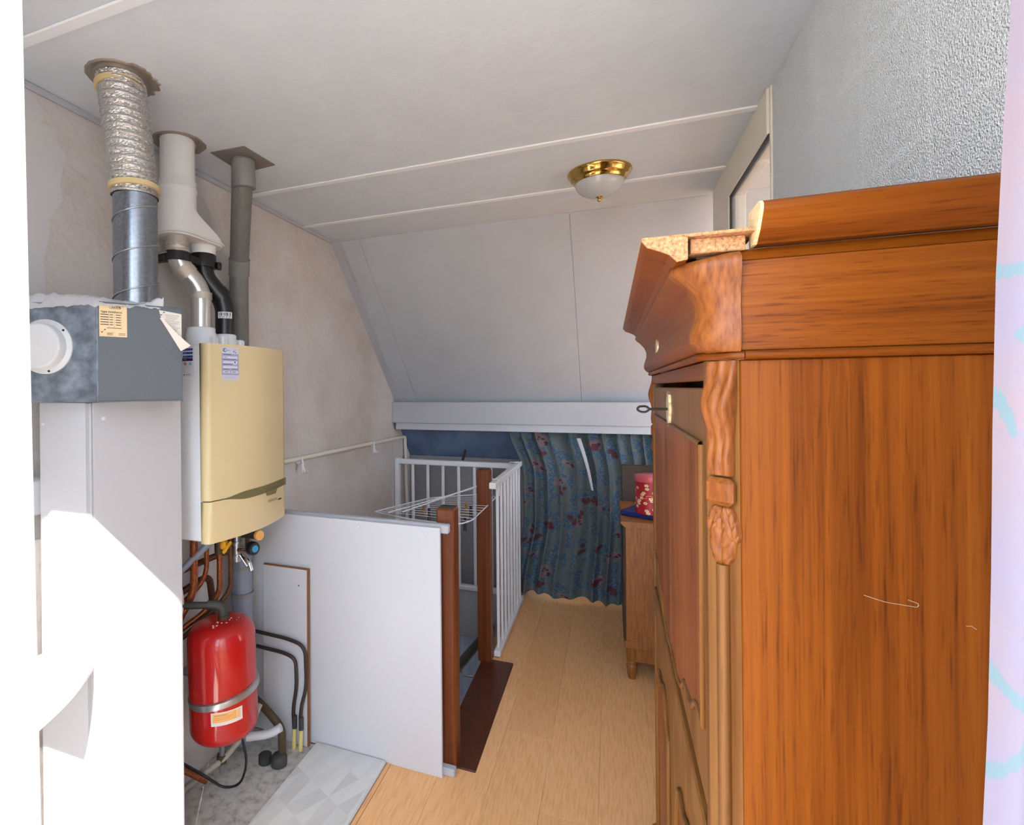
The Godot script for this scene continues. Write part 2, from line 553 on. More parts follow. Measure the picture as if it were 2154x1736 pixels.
# ---------------------------------------------------------------- room shell
func shell():
	var b := MB.new()
	b.bx(V(LW - 0.1, CH, -2.75), V(2.6, CH + 0.12, 0.116))
	struct("ceiling", b, M.ceil, "white textured flat ceiling above the landing")
	for z in [-0.87, -1.94, -2.42]:
		b = MB.new()
		b.bx(V(LW, CH - 0.006, z - 0.016), V(2.5, CH + 0.001, z + 0.016), 0.003)
		struct("trim", b, M.strip, ["white joint strip across the ceiling nearest the window", "white joint strip across the ceiling beside the grey vent pipe", "white joint strip across the ceiling behind the brass lamp"][[-0.87, -1.94, -2.42].find(z)])
	# left wall
	b = MB.new()
	b.bx(V(LW - 0.1, -2.7, -5.2), V(LW, CH + 0.1, 1.1))
	struct("wall_left", b, M.left_wall, "long plastered left wall behind the boiler")
	# repaired plaster patch, a skim with a ragged edge
	b = MB.new()
	var rng := RandomNumberGenerator.new(); rng.seed = 4
	var pl := PackedVector2Array([Vector2(-0.55, 1.62)])
	for q in [Vector2(-1.02, 1.63), Vector2(-1.035, 1.75), Vector2(-1.03, 1.86), Vector2(-1.05, 1.98), Vector2(-1.085, 2.1), Vector2(-1.095, 2.2), Vector2(-1.075, 2.26), Vector2(-1.03, 2.3), Vector2(-1.01, 2.36)]:
		for k in 3:
			pl.append(q + Vector2(rng.randf_range(-0.006, 0.006), (k - 1) * 0.022))
	pl.append(Vector2(-0.55, 2.37))
	b.prism(pl, V(LW - 0.002, 0, 0), V(0, 0, 1), V(0, 1, 0), V(0.0045, 0, 0))
	var patch := obj("plaster_patch", b, mat(C(206, 202, 202), 0.85), get_node("wall_left"))
	patch.set_meta("label", "ragged pale plaster repair")
	b = MB.new()
	b.bx(V(LW, CH - 0.02, -2.74), V(LW + 0.012, CH, 0.1), 0.003)
	struct("trim", b, M.trim, "thin cove strip along the top of the left wall")
	# sloping roof, 45 degrees, made of wide boards
	var n := V(0, -1, 1).normalized()
	b = MB.new()
	b.prism(PackedVector2Array([Vector2(CH, -2.75), Vector2(1.06, -4.0675), Vector2(1.2, -4.2), Vector2(CH + 0.2, -2.9)]), V(LW - 0.05, 0, 0), V(0, 1, 0), V(0, 0, 1), V(4.2, 0, 0))
	var roof := struct("ceiling_slope", b, M.slope, "white boarded sloping roof at the far end")
	var cuts := [LW + 0.005, -1.362, -0.186, 1.0, 2.4]
	for i in 4:
		b = MB.new()
		var w: float = cuts[i + 1] - cuts[i] - 0.001
		var mid := V((cuts[i] + cuts[i + 1]) * 0.5, 1.87, -3.2575) + n * 0.003
		b.box(mid, V(w, 0.006, 1.44), 0.0025, Basis(V(1, 0, 0), V(0, -1, 1).normalized(), V(0, -1, -1).normalized() * -1.0))
		obj("roof_board", b, M.slope, roof)
	b = MB.new()
	b.prism(PackedVector2Array([Vector2(CH, -2.70), Vector2(CH, -2.75), Vector2(1.36, -3.765), Vector2(1.36, -3.72)]), V(LW, 0, 0), V(0, 1, 0), V(0, 0, 1), V(0.05, 0, 0))
	struct("trim", b, M.trim, "white batten running down the roof slope at the left wall")
	# boxed beam under the slope
	b = MB.new()
	b.bx(V(LW, 1.245, -3.74), V(2.4, 1.40, -3.62), 0.004)
	struct("trim", b, M.trim, "white boxed beam below the roof slope")
	b = MB.new()
	b.bx(V(LW + 0.02, 1.195, -3.76), V(2.4, 1.246, -3.64), 0.002)
	struct("trim", b, M.slope, "grey underside board of the boxed beam")
	# right wall, stopping short of the glazed screen
	b = MB.new()
	b.bx(V(RW, -0.2, -1.81), V(RW + 0.1, CH, 0.12), 0.003)
	struct("wall_right", b, M.granol, "white roughcast wall above the wooden cabinet")
	b = MB.new()
	b.bx(V(RW - 0.004, 0, -1.826), V(RW + 0.104, CH - 0.001, -1.808), 0.003)
	struct("trim", b, M.cream, "cream corner lath on the end of the roughcast wall")
	# glazed screen
	b = MB.new()
	b.bx(V(RW, 0.4, -2.36), V(RW + 0.008, 2.24, -1.826))
	struct("window_1", b, M.glass, "glass pane beside the end of the roughcast wall")
	b = MB.new()
	b.bx(V(RW - 0.01, 2.24, -2.70), V(RW + 0.05, CH, -1.826), 0.003)
	b.bx(V(RW - 0.01, 0, -2.70), V(RW + 0.05, 2.245, -2.372), 0.003)
	b.bx(V(RW - 0.01, 0, -2.372), V(RW + 0.05, 0.4, -1.826), 0.003)
	struct("trim", b, M.cream, "cream frame round the glass pane")
	b = MB.new()
	b.bx(V(RW - 0.006, 2.236, -2.364), V(RW + 0.012, 2.241, -1.826))
	b.bx(V(RW - 0.006, 0.4, -2.368), V(RW + 0.012, 2.241, -2.363))
	obj("glazing_gasket", b, M.black, get_node("window_1"))
	# room behind the screen
	b = MB.new()
	b.bx(V(2.4, -0.1, -4.3), V(2.5, 0.7, 0.2))
	b.bx(V(2.4, 0.7, -4.3), V(2.5, CH, -2.5))
	b.bx(V(2.4, 0.7, -1.3), V(2.5, CH, 0.2))
	struct("wall_side", b, M.white_wall)
	b = MB.new()
	b.bx(V(RW + 0.02, 0, -3.78), V(RW + 0.06, 0.8, -2.70))
	struct("wall_screen", b, M.white_wall)
	# far knee wall and end closures
	b = MB.new()
	b.bx(V(LW, -0.36, -4.05), V(-0.62, 0.96, -3.97))
	b.bx(V(LW, -2.7, -4.05), V(-0.62, -1.7, -3.97))
	struct("wall_knee", b, M.grey_wall, "grey low wall behind the stair railing")
	b = MB.new()
	b.prism(PackedVector2Array([Vector2(0.95, -3.99), Vector2(1.24, -3.74), Vector2(1.27, -3.76), Vector2(0.98, -4.05)]), V(LW, 0, 0), V(0, 1, 0), V(0, 0, 1), V(1.0, 0, 0))
	struct("trim", b, M.blue_foil, "dark blue foil sheet under the eaves behind the railing")
	b = MB.new()
	b.bx(V(-0.66, 0, -4.3), V(2.4, 1.3, -4.2))
	struct("wall_eaves", b, M.grey_wall)

func floors():
	# floor slab with the laid planks on top
	var b := MB.new()
	b.bx(V(-0.67, -0.24, -4.3), V(2.5, -0.009, 0.2))
	b.bx(V(LW, -0.24, -1.95), V(-0.67, -0.009, 0.2))
	var fl := struct("floor", b, M.lam_edge, "light beech laminate floor")
	var rng := RandomNumberGenerator.new(); rng.seed = 9
	var w := 0.194
	var x := -0.83
	var i := 0
	while x < RW - 0.01:
		var x1: float = min(x + w, RW)
		var z := 0.1 - rng.randf() * 1.2
		var z0 := 0.11
		while z0 > -4.19:
			var z1: float = max(z if z0 > 0.1 else z0 - 1.29, -4.2)
			# keep clear of the dark board at the stair head
			b = MB.new()
			b.bx(V(x + 0.0003, -0.009, z1 + 0.0003), V(x1 - 0.0003, 0.0, z0 - 0.0003), 0.0004)
			var near_stair: bool = x < -0.67 and z1 < -1.93
			if near_stair:
				b = MB.new()
				b.bx(V(x + 0.0003, -0.009, -1.93), V(x1 - 0.0003, 0.0, z0 - 0.0003), 0.0004)
				if z0 <= -1.93:
					break
				obj("plank", b, M.lam[(i * 3 + int(-z0 * 2)) % 4], fl)
				break
			obj("plank", b, M.lam[(i * 3 + int(-z0 * 2)) % 4], fl)
			z0 = z1
		x = x1
		i += 1
	b = MB.new()
	b.bx(V(-0.848, -0.009, -1.92), V(-0.831, 0.004, 0.11), 0.003)
	struct("trim", b, M.lam[0], "beech edging strip between the mat and the laminate")
	b = MB.new()
	b.bx(V(LW, -0.02, -1.915), V(-1.0, -0.002, 0.11))
	struct("floor_screed", b, M.concrete, "bare grey screed under the boiler")
	# vinyl mat
	var im := picture(512, 1024, C(214, 213, 209))
	var tr := RandomNumberGenerator.new(); tr.seed = 21
	var cell := 64
	for yy in range(0, 1024):
		for xx in range(0, 512):
			# sheared triangles
			var u := (xx + yy * 0.35) / 92.0
			var v := (yy - xx * 0.15) / 78.0
			var iu := int(floor(u)); var iv := int(floor(v))
			var up := (u - iu) + (v - iv) > 1.0
			var hsh := absi((iu * 7349 + iv * 9151 + (511 if up else 0) * 31) % 97)
			var k: float = [218, 213, 221, 209, 215, 204, 219][hsh % 7]
			im.set_pixel(xx, yy, C(k, k, k - 3.0))
	b = MB.new()
	var mx0 := -1.168; var mx1 := -0.85
	var prof := []
	b.group(-1)
	b.quad(V(mx0, 0.012, 0.05), V(mx1 - 0.012, 0.012, 0.05), V(mx1 - 0.012, 0.012, -1.913), V(mx0, 0.012, -1.913), Vector2(0, 1), Vector2(1, 1), Vector2(1, 0), Vector2(0, 0))
	b.quad(V(mx0, -0.002, 0.05), V(mx0, 0.012, 0.05), V(mx0, 0.012, -1.913), V(mx0, -0.002, -1.913), Vector2(0, 1), Vector2(0.01, 1), Vector2(0.01, 0), Vector2(0, 0))
	var rows := []
	for k in 7:
		var a := PI * 0.5 * k / 6.0
		rows.append([V(mx1 - 0.012 + 0.012 * sin(a), 0.0 + 0.012 * cos(a), 0.05), V(mx1 - 0.012 + 0.012 * sin(a), 0.0 + 0.012 * cos(a), -1.913)])
	b.grid(rows, 2, false, true)
	var mat_o := obj("floor_mat", b, sheet(im, 0.45))
	tag(mat_o, "pale grey vinyl mat printed with triangles lying between screed and laminate", "mat")

func stairwell():
	var b := MB.new()
	# fascia and walls of the shaft below
	b.bx(V(-0.66, -2.7, -4.0), V(-0.60, -0.245, -1.9))
	struct("wall_shaft", b, M.grey_wall, "stair shaft wall below the landing")
	b = MB.new()
	b.bx(V(LW, -2.7, -2.0), V(-0.62, -0.245, -1.94))
	struct("wall_shaft_front", b, M.white_wall)
	b = MB.new()
	b.bx(V(LW - 0.1, -2.8, -4.8), V(-0.5, -2.7, -1.9))
	struct("floor_below", b, M.lam[1])
	b = MB.new()
	b.bx(V(LW, -0.30, -3.72), V(-0.672, 0.045, -3.685), 0.003)
	struct("trim", b, M.trim, "white fascia board below the far stair railing")
	# curtain-covered window lower down
	var rows := []
	for j in 6:
		var row := []
		for i in 65:
			var t := i / 64.0
			row.append(V(lerp(-1.5, -0.68, t), lerp(-2.4, -0.40, j / 5.0), -3.94 + 0.018 * sin(t * 60.0) + 0.006 * sin(t * 23.0 + 1.0)))
		rows.append(row)
	b = MB.new()
	b.grid(rows, 1)
	tag(obj("net_curtain", b, M.blind), "pale blue net curtain seen down the stairwell", "curtain")
	b = MB.new()
	b.bx(V(LW, -0.40, -3.96), V(-0.67, -0.33, -3.93), 0.004)
	tag(obj("curtain_pelmet", b, M.black), "dark curtain rail down in the stairwell", "curtain rail")
	var t := thing("stair_handrail", "dark diagonal handrail going down the stairwell", "handrail", V(-0.75, -0.5, -2.8))
	b = MB.new()
	b.tube([V(-0.735, 0.13, -2.3), V(-0.82, -0.26, -3.9)], 0.026, 12)
	obj("rail", b, mat(C(36, 40, 38), 0.4), t)
	for k in 2:
		b = MB.new()
		var p := V(-0.735, 0.13, -2.3).lerp(V(-0.82, -0.26, -3.9), 0.25 + 0.45 * k)
		b.tube(bend([p, p + V(0.0, -0.06, 0), V(-0.66, p.y - 0.06, p.z)], 0.02), 0.006, 8)
		obj("bracket", b, M.zinc, t)

# ---------------------------------------------------------------- windows the light comes from
func windows_behind():
	# the landing opens onto a small roof terrace: side walls, paving and parapet
	var b := MB.new()
	b.bx(V(LW - 0.1, -0.24, 0.2), V(RW + 0.1, -0.01, 1.2))
	struct("floor_terrace", b, mat(C(216, 214, 208), 0.85))
	b = MB.new()
	b.bx(V(LW - 0.1, -0.24, 1.1), V(RW + 0.1, 0.85, 1.2), 0.004)
	struct("wall_parapet", b, M.white_wall)
	b = MB.new()
	b.bx(V(RW + 0.001, -0.2, 0.13), V(RW + 0.1, 4.6, 1.185), 0.003)
	struct("wall_terrace", b, M.white_wall)
	b = MB.new()
	b.prism(PackedVector2Array([Vector2(1.185, -0.2), Vector2(1.185, 2.87), Vector2(1.30, 2.92), Vector2(1.30, -0.2)]), V(RW + 0.001, 0, 0), V(0, 0, 1), V(0, 1, 0), V(0.1, 0, 0))
	struct("wall_verge", b, M.white_wall)
	b = MB.new()
	b.bx(V(RW + 0.1, -0.24, 0.10), V(2.5, 0.9, 0.166))
	b.bx(V(2.2, 0.9, 0.10), V(2.5, CH + 0.12, 0.166))
	struct("wall_back", b, M.white_wall)
	b = MB.new()
	b.bx(V(LW, -0.01, 0.11), V(RW, 0.015, 0.2), 0.004)
	struct("trim", b, M.white)
	b = MB.new()
	b.bx(V(LW - 0.1, -0.24, 0.116), V(-0.745, CH + 0.12, 0.2))
	struct("wall_rear", b, M.white_wall)
	# white door leaf standing open at the left border, its free edge towards the room
	var t := thing("door_leaf", "white sunlit edge of an open door at the left border", "door", V(-0.58, 0, -0.35))
	b = MB.new()
	b.prism(PackedVector2Array([Vector2(-0.525, 0.0), Vector2(-0.5725, CH - 0.03), Vector2(-0.612, CH - 0.03), Vector2(-0.604, 0.0)]), V(0, 0, -0.36), V(1, 0, 0), V(0, 1, 0), V(0, 0, 0.01))
	obj("lock_stile", b, M.white, t)
	b = MB.new()
	b.bx(V(-0.75, 0.02, 0.06), V(-0.712, CH - 0.03, 0.11), 0.003)
	obj("hinge_stile", b, M.white, t)
	var dl := V(-0.575, 0, -0.36); var dh := V(-0.728, 0, 0.07)
	var along := (dl - dh).normalized(); var db := Basis(along.cross(V(0, 1, 0)) * -1.0, V(0, 1, 0), along * -1.0)
	var dm := (dl + dh) * 0.5
	b = MB.new()
	b.box(dm + V(0, CH - 0.06, 0), V(0.04, 0.06, 0.42), 0.003, db)
	obj("top_rail", b, M.white, t)
	b = MB.new()
	b.box(dm + V(0, 0.12, 0), V(0.04, 0.2, 0.42), 0.003, db)
	obj("bottom_rail", b, M.white, t)
	b = MB.new()
	b.box(dm + V(0, 1.25, 0), V(0.006, 2.1, 0.42), 0.0, db)
	obj("pane", b, M.glass, t)

# ---------------------------------------------------------------- white cupboard at the left
func cupboard():
	var t := thing("white_cupboard", "tall white boarded enclosure below the galvanised ventilation box, half in sunlight", "cupboard", V(-1.33, 0, -1.1))
	var b := MB.new()
	b.bx(V(-1.253, 0, -1.25), V(-1.2375, 1.472, -0.955), 0.001)
	obj("front_panel", b, M.panel, t)
	b = MB.new()
	b.bx(V(-1.43, 0, -0.964), V(-1.256, 1.472, -0.948), 0.001)
	obj("side_panel", b, M.panel, t)
	b = MB.new()
	b.bx(V(-1.256, 0, -0.956), V(-1.2365, 1.472, -0.946), 0.003)
	obj("corner_strip", b, M.trim, t)
	for p in [V(-1.2375, 1.43, -0.985), V(-1.2375, 0.4, -0.985)]:
		b = MB.new()
		b.lathe([Vector2(0.0055, 0), Vector2(0.005, 0.003), Vector2(0, 0.004)], Transform3D(Basis(V(0, 0, -1), V(1, 0, 0), V(0, -1, 0)), p), 12)
		obj("screw_cap", b, M.white, t)
	for p in [V(-1.415, 1.415, -0.948), V(-1.41, 0.45, -0.948)]:
		b = MB.new()
		b.lathe([Vector2(0.005, 0), Vector2(0.0045, 0.003), Vector2(0, 0.004)], Transform3D(Basis(V(1, 0, 0), V(0, 0, 1), V(0, -1, 0)), p), 12)
		obj("screw_cap", b, M.white, t)
	# rounded shelf
	var pts := PackedVector2Array([Vector2(-1.43, -0.948), Vector2(-1.43, -0.735)])
	for k in 13:
		var s := k / 12.0
		pts.append(Vector2(-1.122, -0.735).lerp(Vector2(-1.235, -0.948), s) + Vector2(0.012, 0.0) * sin(s * PI))
	b = MB.new()
	b.prism(pts, V(0, 0.789, 0), V(1, 0, 0), V(0, 0, 1), V(0, 0.008, 0))
	tag(obj("corner_shelf", b, M.white), "thin white curved shelf on the sunlit cupboard end, throwing a shadow below", "shelf")
	b = MB.new()
	b.bx(V(LW + 0.001, 1.16, -1.0), V(LW + 0.055, 1.26, -0.9), 0.006)
	tag(obj("junction_box", b, M.white), "small white box on the wall between cupboard and left border", "box")

# ---------------------------------------------------------------- ventilation unit
func vent_unit():
	var y0 := 1.474; var y1 := 1.724
	var t := thing("ventilation_unit", "galvanised steel ventilation box with peeling paper labels, left of the boiler", "ventilation unit", V(-1.3, y0, -1.06))
	var p0 := V(-1.187, 0, -0.93); var p1 := V(-1.086, 0, -1.103); var p2 := V(-1.43, 0, -0.835)
	var n1 := V(0.865, 0, 0.51).normalized(); var e1 := (p1 - p0).normalized()
	var nl := V(0.366, 0, 0.93).normalized(); var el := (p0 - p2).normalized()
	var b := MB.new()
	b.prism(PackedVector2Array([Vector2(p0.x, p0.z), Vector2(p1.x, p1.z), Vector2(-1.25, -1.25), Vector2(-1.36, -1.29), Vector2(-1.505, -1.15), Vector2(-1.505, -0.9), Vector2(p2.x, p2.z)]), V(0, y0, 0), V(1, 0, 0), V(0, 0, 1), V(0, y1 - y0, 0))
	obj("casing", b, M.galv, t)
	b = MB.new()
	var q := p0 + n1 * 0.0015
	b.box(q + e1 * 0.1 + V(0, (y0 + y1) * 0.5, 0), V(0.2, y1 - y0, 0.003), 0.001, Basis(e1, V(0, 1, 0), e1.cross(V(0, 1, 0))))
	obj("front_panel", b, M.galv_plain, t)
	for yy in [y0 + 0.001, y1 - 0.001]:
		b = MB.new()
		b.box(q + e1 * 0.1 + V(0, yy, 0) + n1 * 0.001, V(0.202, 0.004, 0.006), 0.001, Basis(e1, V(0, 1, 0), e1.cross(V(0, 1, 0))))
		obj("seam_edge", b, M.galv_plain, t)
	b = MB.new()
	b.bx(p0 + V(-0.003, y0, -0.003), p0 + V(0.003, y1, 0.003), 0.001)
	obj("corner_seam", b, M.galv, t)
	# plugged round connection
	var c := V(-1.306, 1.613, -0.883)
	var tr := Transform3D(Basis(el, nl, el.cross(nl)), c + nl * 0.0)
	b = MB.new()
	b.lathe([Vector2(0.068, -0.002), Vector2(0.068, 0.004), Vector2(0.06, 0.006), Vector2(0.056, 0.007), Vector2(0.056, 0.03), Vector2(0.053, 0.034), Vector2(0.049, 0.034), Vector2(0.0, 0.033)], tr, 40)
	var fl := obj("connection_flange", b, M.milky, t)
	for k in 3:
		var a := 0.7 + TAU * k / 3.0
		b = MB.new()
		b.lathe([Vector2(0.003, 0), Vector2(0.0025, 0.002), Vector2(0, 0.0025)], Transform3D(tr.basis, c + nl * 0.0055 + el * cos(a) * 0.062 + V(0, sin(a) * 0.062, 0)), 8)
		var s := MeshInstance3D.new(); s.mesh = b.done(M.print); s.name = "screw"; fl.add_child(s, true)
	# type plate: cream paper with print
	var im := picture(150, 200, C(238, 212, 168))
	for k in 5:
		R(im, 6, 66 + k * 15, 44, 5, C(90, 74, 62)); R(im, 56, 66 + k * 15, 18, 5, C(110, 90, 74)); R(im, 88, 66 + k * 15, 28, 5, C(100, 84, 70))
	R(im, 52, 60, 1, 84, C(150, 126, 100)); R(im, 80, 60, 1, 84, C(150, 126, 100)); R(im, 120, 46, 1, 98, C(190, 158, 120))
	R(im, 40, 146, 80, 4, C(120, 98, 80)); R(im, 40, 176, 38, 3, C(140, 116, 96)); R(im, 40, 182, 30, 3, C(140, 116, 96)); R(im, 40, 188, 34, 3, C(140, 116, 96)); R(im, 104, 178, 36, 3, C(130, 108, 90)); R(im, 104, 186, 36, 3, C(130, 108, 90))
	R(im, 56, 8, 58, 2, C(90, 74, 62)); R(im, 56, 30, 58, 2, C(90, 74, 62)); R(im, 56, 8, 2, 24, C(90, 74, 62)); R(im, 112, 8, 2, 24, C(90, 74, 62))
	var q0 := p0 + n1 * 0.0036 + e1 * 0.004
	sticker("type_plate", t, q0 + V(0, 1.638, 0), e1 * 0.062, V(0, 0.084, 0), sheet(im, 0.8)).set_meta("label", "cream printed type plate")
	text(t, "KEUR", 0.0062, q0 + e1 * 0.0265 + V(0, 1.7135, 0) + n1 * 0.0003, e1, V(0, 1, 0), M.print, true)
	text(t, "Type Ventilator", 0.0046, q0 + e1 * 0.003 + V(0, 1.7, 0) + n1 * 0.0003, e1, V(0, 1, 0), M.print, true)
	squiggle(t, q0 + e1 * 0.009 + V(0, 1.652, 0) + n1 * 0.0004, e1, 0.010)
	# torn white leaflet at the far top corner with a curling strip
	im = picture(120, 170, C(226, 220, 210))
	for k in 16:
		R(im, 30 + (k % 3) * 3, 20 + k * 9, 76 - (k % 4) * 8, 3, C(168, 160, 152))
	b = MB.new()
	b.group(-1)
	var f0 := p0 + n1 * 0.0036
	var A := f0 + e1 * 0.142 + V(0, 1.715, 0); var B := f0 + e1 * 0.199 + V(0, 1.708, 0)
	var D := f0 + e1 * 0.199 + V(0, 1.634, 0); var E := f0 + e1 * 0.146 + V(0, 1.698, 0)
	b.tri(A, E, B, Vector2(0, 0), Vector2(0.05, 0.2), Vector2(1, 0.05))
	b.tri(E, D, B, Vector2(0.05, 0.2), Vector2(1, 1), Vector2(1, 0.05))
	obj("leaflet", b, sheet(im, 0.8), t).set_meta("label", "torn white leaflet")
	squiggle(t, f0 + e1 * 0.151 + V(0, 1.706, 0) + n1 * 0.0004, e1, 0.011)
	var rows := []
	for k in 15:
		var s := k / 14.0
		var cen := f0 + e1 * (0.147 + 0.055 * s) + V(0, 1.695 - 0.082 * s, 0) + n1 * (0.001 + 0.02 * s * s)
		var w := 0.004 + 0.011 * pow(s, 1.6)
		rows.append([cen - e1 * w * 0.75 - V(0, w * 0.45, 0), cen + n1 * 0.004 * s, cen + e1 * w * 0.75 + V(0, w * 0.55, 0) + n1 * 0.012 * s])
	b = MB.new()
	b.grid(rows, 1, false, true)
	obj("peeling_strip", b, M.paper, t).set_meta("label", "white paper strip peeling off")
	# crumpled film on top
	var nz := FastNoiseLite.new(); nz.seed = 5; nz.frequency = 18.0
	rows = []
	var path := [p2 + nl * 0.004, p2.lerp(p0, 0.5) + nl * 0.006, p0 + nl * 0.008 + n1 * 0.004, p0 + e1 * 0.1 + n1 * 0.006, p0 + e1 * 0.155 + n1 * 0.0]
	for k in 61:
		var s := k / 60.0 * 4.0
		var i0 := int(min(floor(s), 3.0))
		var pp: Vector3 = path[i0].lerp(path[i0 + 1], s - i0)
		var row := []
		var wid: float = 0.05 * (1.0 - pow(k / 60.0, 3.0)) + 0.004
		for j in 9:
			var u := j / 8.0
			var inward := V(-0.55, 0, -0.65).normalized()
			var hgt := 1.722 - 0.016 * (1.0 - u) * (1.0 - k / 75.0) + 0.034 * sin(u * PI * 0.9) * (0.7 + 0.3 * sin(s * 1.7))
			row.append(pp + inward * (wid * u * 1.3 - 0.004) + V(0, hgt + 0.009 * nz.get_noise_3d(pp.x * 1.5, u * 0.3, pp.z * 1.5) + 0.006 * nz.get_noise_3d(pp.x * 4.0, u, pp.z * 4.0), 0))
		rows.append(row)
	b = MB.new()
	b.grid(rows, 1)
	tag(obj("plastic_film", b, M.plastic), "crumpled clear plastic film draped on top of the ventilation box", "plastic film")

func squiggle(parent: Node3D, o: Vector3, e: Vector3, s: float):
	var b := MB.new()
	var n := e.cross(V(0, 1, 0))
	var pts := []
	for k in 17:
		var a := k / 16.0
		pts.append(o + e * (a - 0.5) * s + V(0, sin((a - 0.5) * TAU * 0.8) * s * 0.36, 0))
	var rows := []
	for k in 17:
		var w: float = s * (0.06 + 0.12 * sin(k / 16.0 * PI))
		rows.append([pts[k] - V(0, w, 0) - e * w * 0.5, pts[k] + V(0, w, 0) + e * w * 0.5])
	b.grid(rows, -1, false, true)
	obj("printed_mark", b, M.print, parent)

# ---------------------------------------------------------------- ducts through the ceiling
func ragged_ring(c: Vector3, r0: float, r1: float, sd: int, amp: float) -> MB:
	var b := MB.new()
	var rng := RandomNumberGenerator.new(); rng.seed = sd
	var rows := [[], [], []]
	var n := 56
	for k in n:
		var a := TAU * k / n
		var d := V(cos(a), 0, -sin(a))
		var r: float = r1 + amp * rng.randf_range(-1, 1) * (0.12 + 0.9 * maxf(0.0, cos(a - 0.5)))
		rows[0].append(c + d * r)
		rows[1].append(c + d * (r - 0.004) + V(0, -0.004, 0))
		rows[2].append(c + d * r0 + V(0, -0.003, 0))
	b.grid(rows, -1, true, true)
	return b

func ducts():
	# flexible foil hose over spiral duct
	var t := thing("exhaust_duct", "silver foil hose and galvanised spiral duct rising from ventilation box to ceiling", "duct", V(-1.214, 1.72, -1.075))
	var b := MB.new()
	var prof := []
	var path := []; var rad := []
	b.tube([V(-1.2165, 1.72, -1.072), V(-1.2165, 2.07, -1.072)], 0.056, 40)
	obj("spiral_duct", b, M.spiral, t)
	# folded spiral seam
	b = MB.new()
	var pts := []
	for i in 129:
		var an := -PI + TAU * 3.0 * i / 128.0
		pts.append(V(-1.2165 + cos(an) * 0.0566, 1.735 + 0.107 * i / 42.67, -1.072 - sin(an) * 0.0566))
	b.tube(pts, 0.0022, 6)
	obj("spiral_seam", b, M.zinc, t)
	var rings := 15
	var cr := FastNoiseLite.new(); cr.seed = 17; cr.frequency = 1.0; cr.fractal_octaves = 3
	var hose := []
	for i in rings * 8 + 1:
		var s := float(i) / (rings * 8)
		var cen := V(lerp(-1.2185, -1.262, pow(s, 1.5)) - 0.004 * sin(s * PI), lerp(2.035, 2.365, s), -1.072 + 0.004 * s)
		var ring := []
		for k in 72:
			var an := TAU * k / 72.0
			# wire spiral stands proud, the foil between sags in creases
			var ph := i / 8.0 + k / 72.0
			var wire := pow(absf(cos(PI * ph)), 5.0)
			var crease := cr.get_noise_3d(cos(an) * 9.0, sin(an) * 9.0, i * 0.55) * (1.0 - wire)
			ring.append(cen + V(cos(an), 0, -sin(an)) * (0.0585 + 0.0028 * wire + 0.0042 * crease + 0.003 * s))
		hose.append(ring)
	b = MB.new()
	b.grid(hose, -1, true)
	obj("foil_hose", b, M.foil, t)
	for sp in [[V(-1.219, 2.05, -1.072), V(-1.22, 2.064, -1.072)], [V(-1.262, 2.335, -1.068), V(-1.263, 2.349, -1.068)]]:
		b = MB.new()
		b.tube(sp, 0.0655, 40)
		obj("tape_band", b, M.mask_tape, t)
	b = ragged_ring(V(-1.268, CH, -1.078), 0.060, 0.092, 3, 0.009)
	obj("ceiling_collar", b, M.collar, t).set_meta("label", "dented metal collar with torn plaster edge")
	b = MB.new()
	b.tube([V(-1.266, CH - 0.012, -1.07), V(-1.266, CH - 0.002, -1.07)], 0.071, 40)
	obj("collar_lip", b, M.collar, t)
	# roof flue of the boiler
	t = thing("flue_terminal", "white concentric flue pipe with offset adapter hanging from the ceiling above the boiler", "flue", V(-1.403, 2.03, -1.415))
	b = MB.new()
	b.lathe([Vector2(0, 2.2), Vector2(0.057, 2.2), Vector2(0.057, CH), Vector2(0, CH)], Transform3D(Basis.IDENTITY, V(-1.405, 0, -1.415)), 40)
	obj("outer_pipe", b, M.flue_white, t)
	b = MB.new()
	b.lathe([Vector2(0, 2.14), Vector2(0.061, 2.14), Vector2(0.061, 2.19), Vector2(0.064, 2.195), Vector2(0.064, 2.205), Vector2(0.061, 2.21), Vector2(0.061, 2.23), Vector2(0.0585, 2.235), Vector2(0, 2.235)], Transform3D(Basis.IDENTITY, V(-1.405, 0, -1.415)), 40)
	obj("sleeve", b, M.flue_white, t)
	# adapter: round above, growing into a long oval below
	var rows := []
	for i in 9:
		var s := i / 8.0
		var y: float = lerp(2.035, 2.15, s)
		var ext: float = 0.135 * (1.0 - smoothstep(0.12, 0.95, s))
		var r := 0.0625
		if i == 0: r = 0.061
		var ring := []
		for k in 48:
			var a := TAU * k / 48.0
			var p := V(cos(a) * r, 0, -sin(a) * r)
			if sin(a) > 0: p.z -= ext
			ring.append(V(-1.405, y, -1.41) + p)
		rows.append(ring)
	b = MB.new()
	b.grid(rows, 2, true)
	b.group(-1)
	for k in 48:
		b.tri(V(-1.405, 2.035, -1.46), rows[0][(k + 1) % 48], rows[0][k])
		b.tri(V(-1.405, 2.15, -1.41), rows[8][k], rows[8][(k + 1) % 48])
	obj("adapter", b, M.flue_white, t)
	b = MB.new()
	var lip := []
	for k in 49:
		var a := TAU * k / 48.0
		var p := V(cos(a) * 0.064, 0, -sin(a) * 0.064)
		if sin(a) > 0: p.z -= 0.135
		lip.append(V(-1.405, 2.045, -1.41) + p)
	b.tube(lip, 0.004, 8, false)
	obj("adapter_rim", b, M.flue_white, t)
	b = MB.new()
	b.lathe([Vector2(0, 1.985), Vector2(0.042, 1.985), Vector2(0.045, 2.02), Vector2(0.047, 2.045), Vector2(0, 2.045)], Transform3D(Basis.IDENTITY, V(-1.405, 0, -1.535)), 32)
	obj("air_spigot", b, M.flue_white, t)
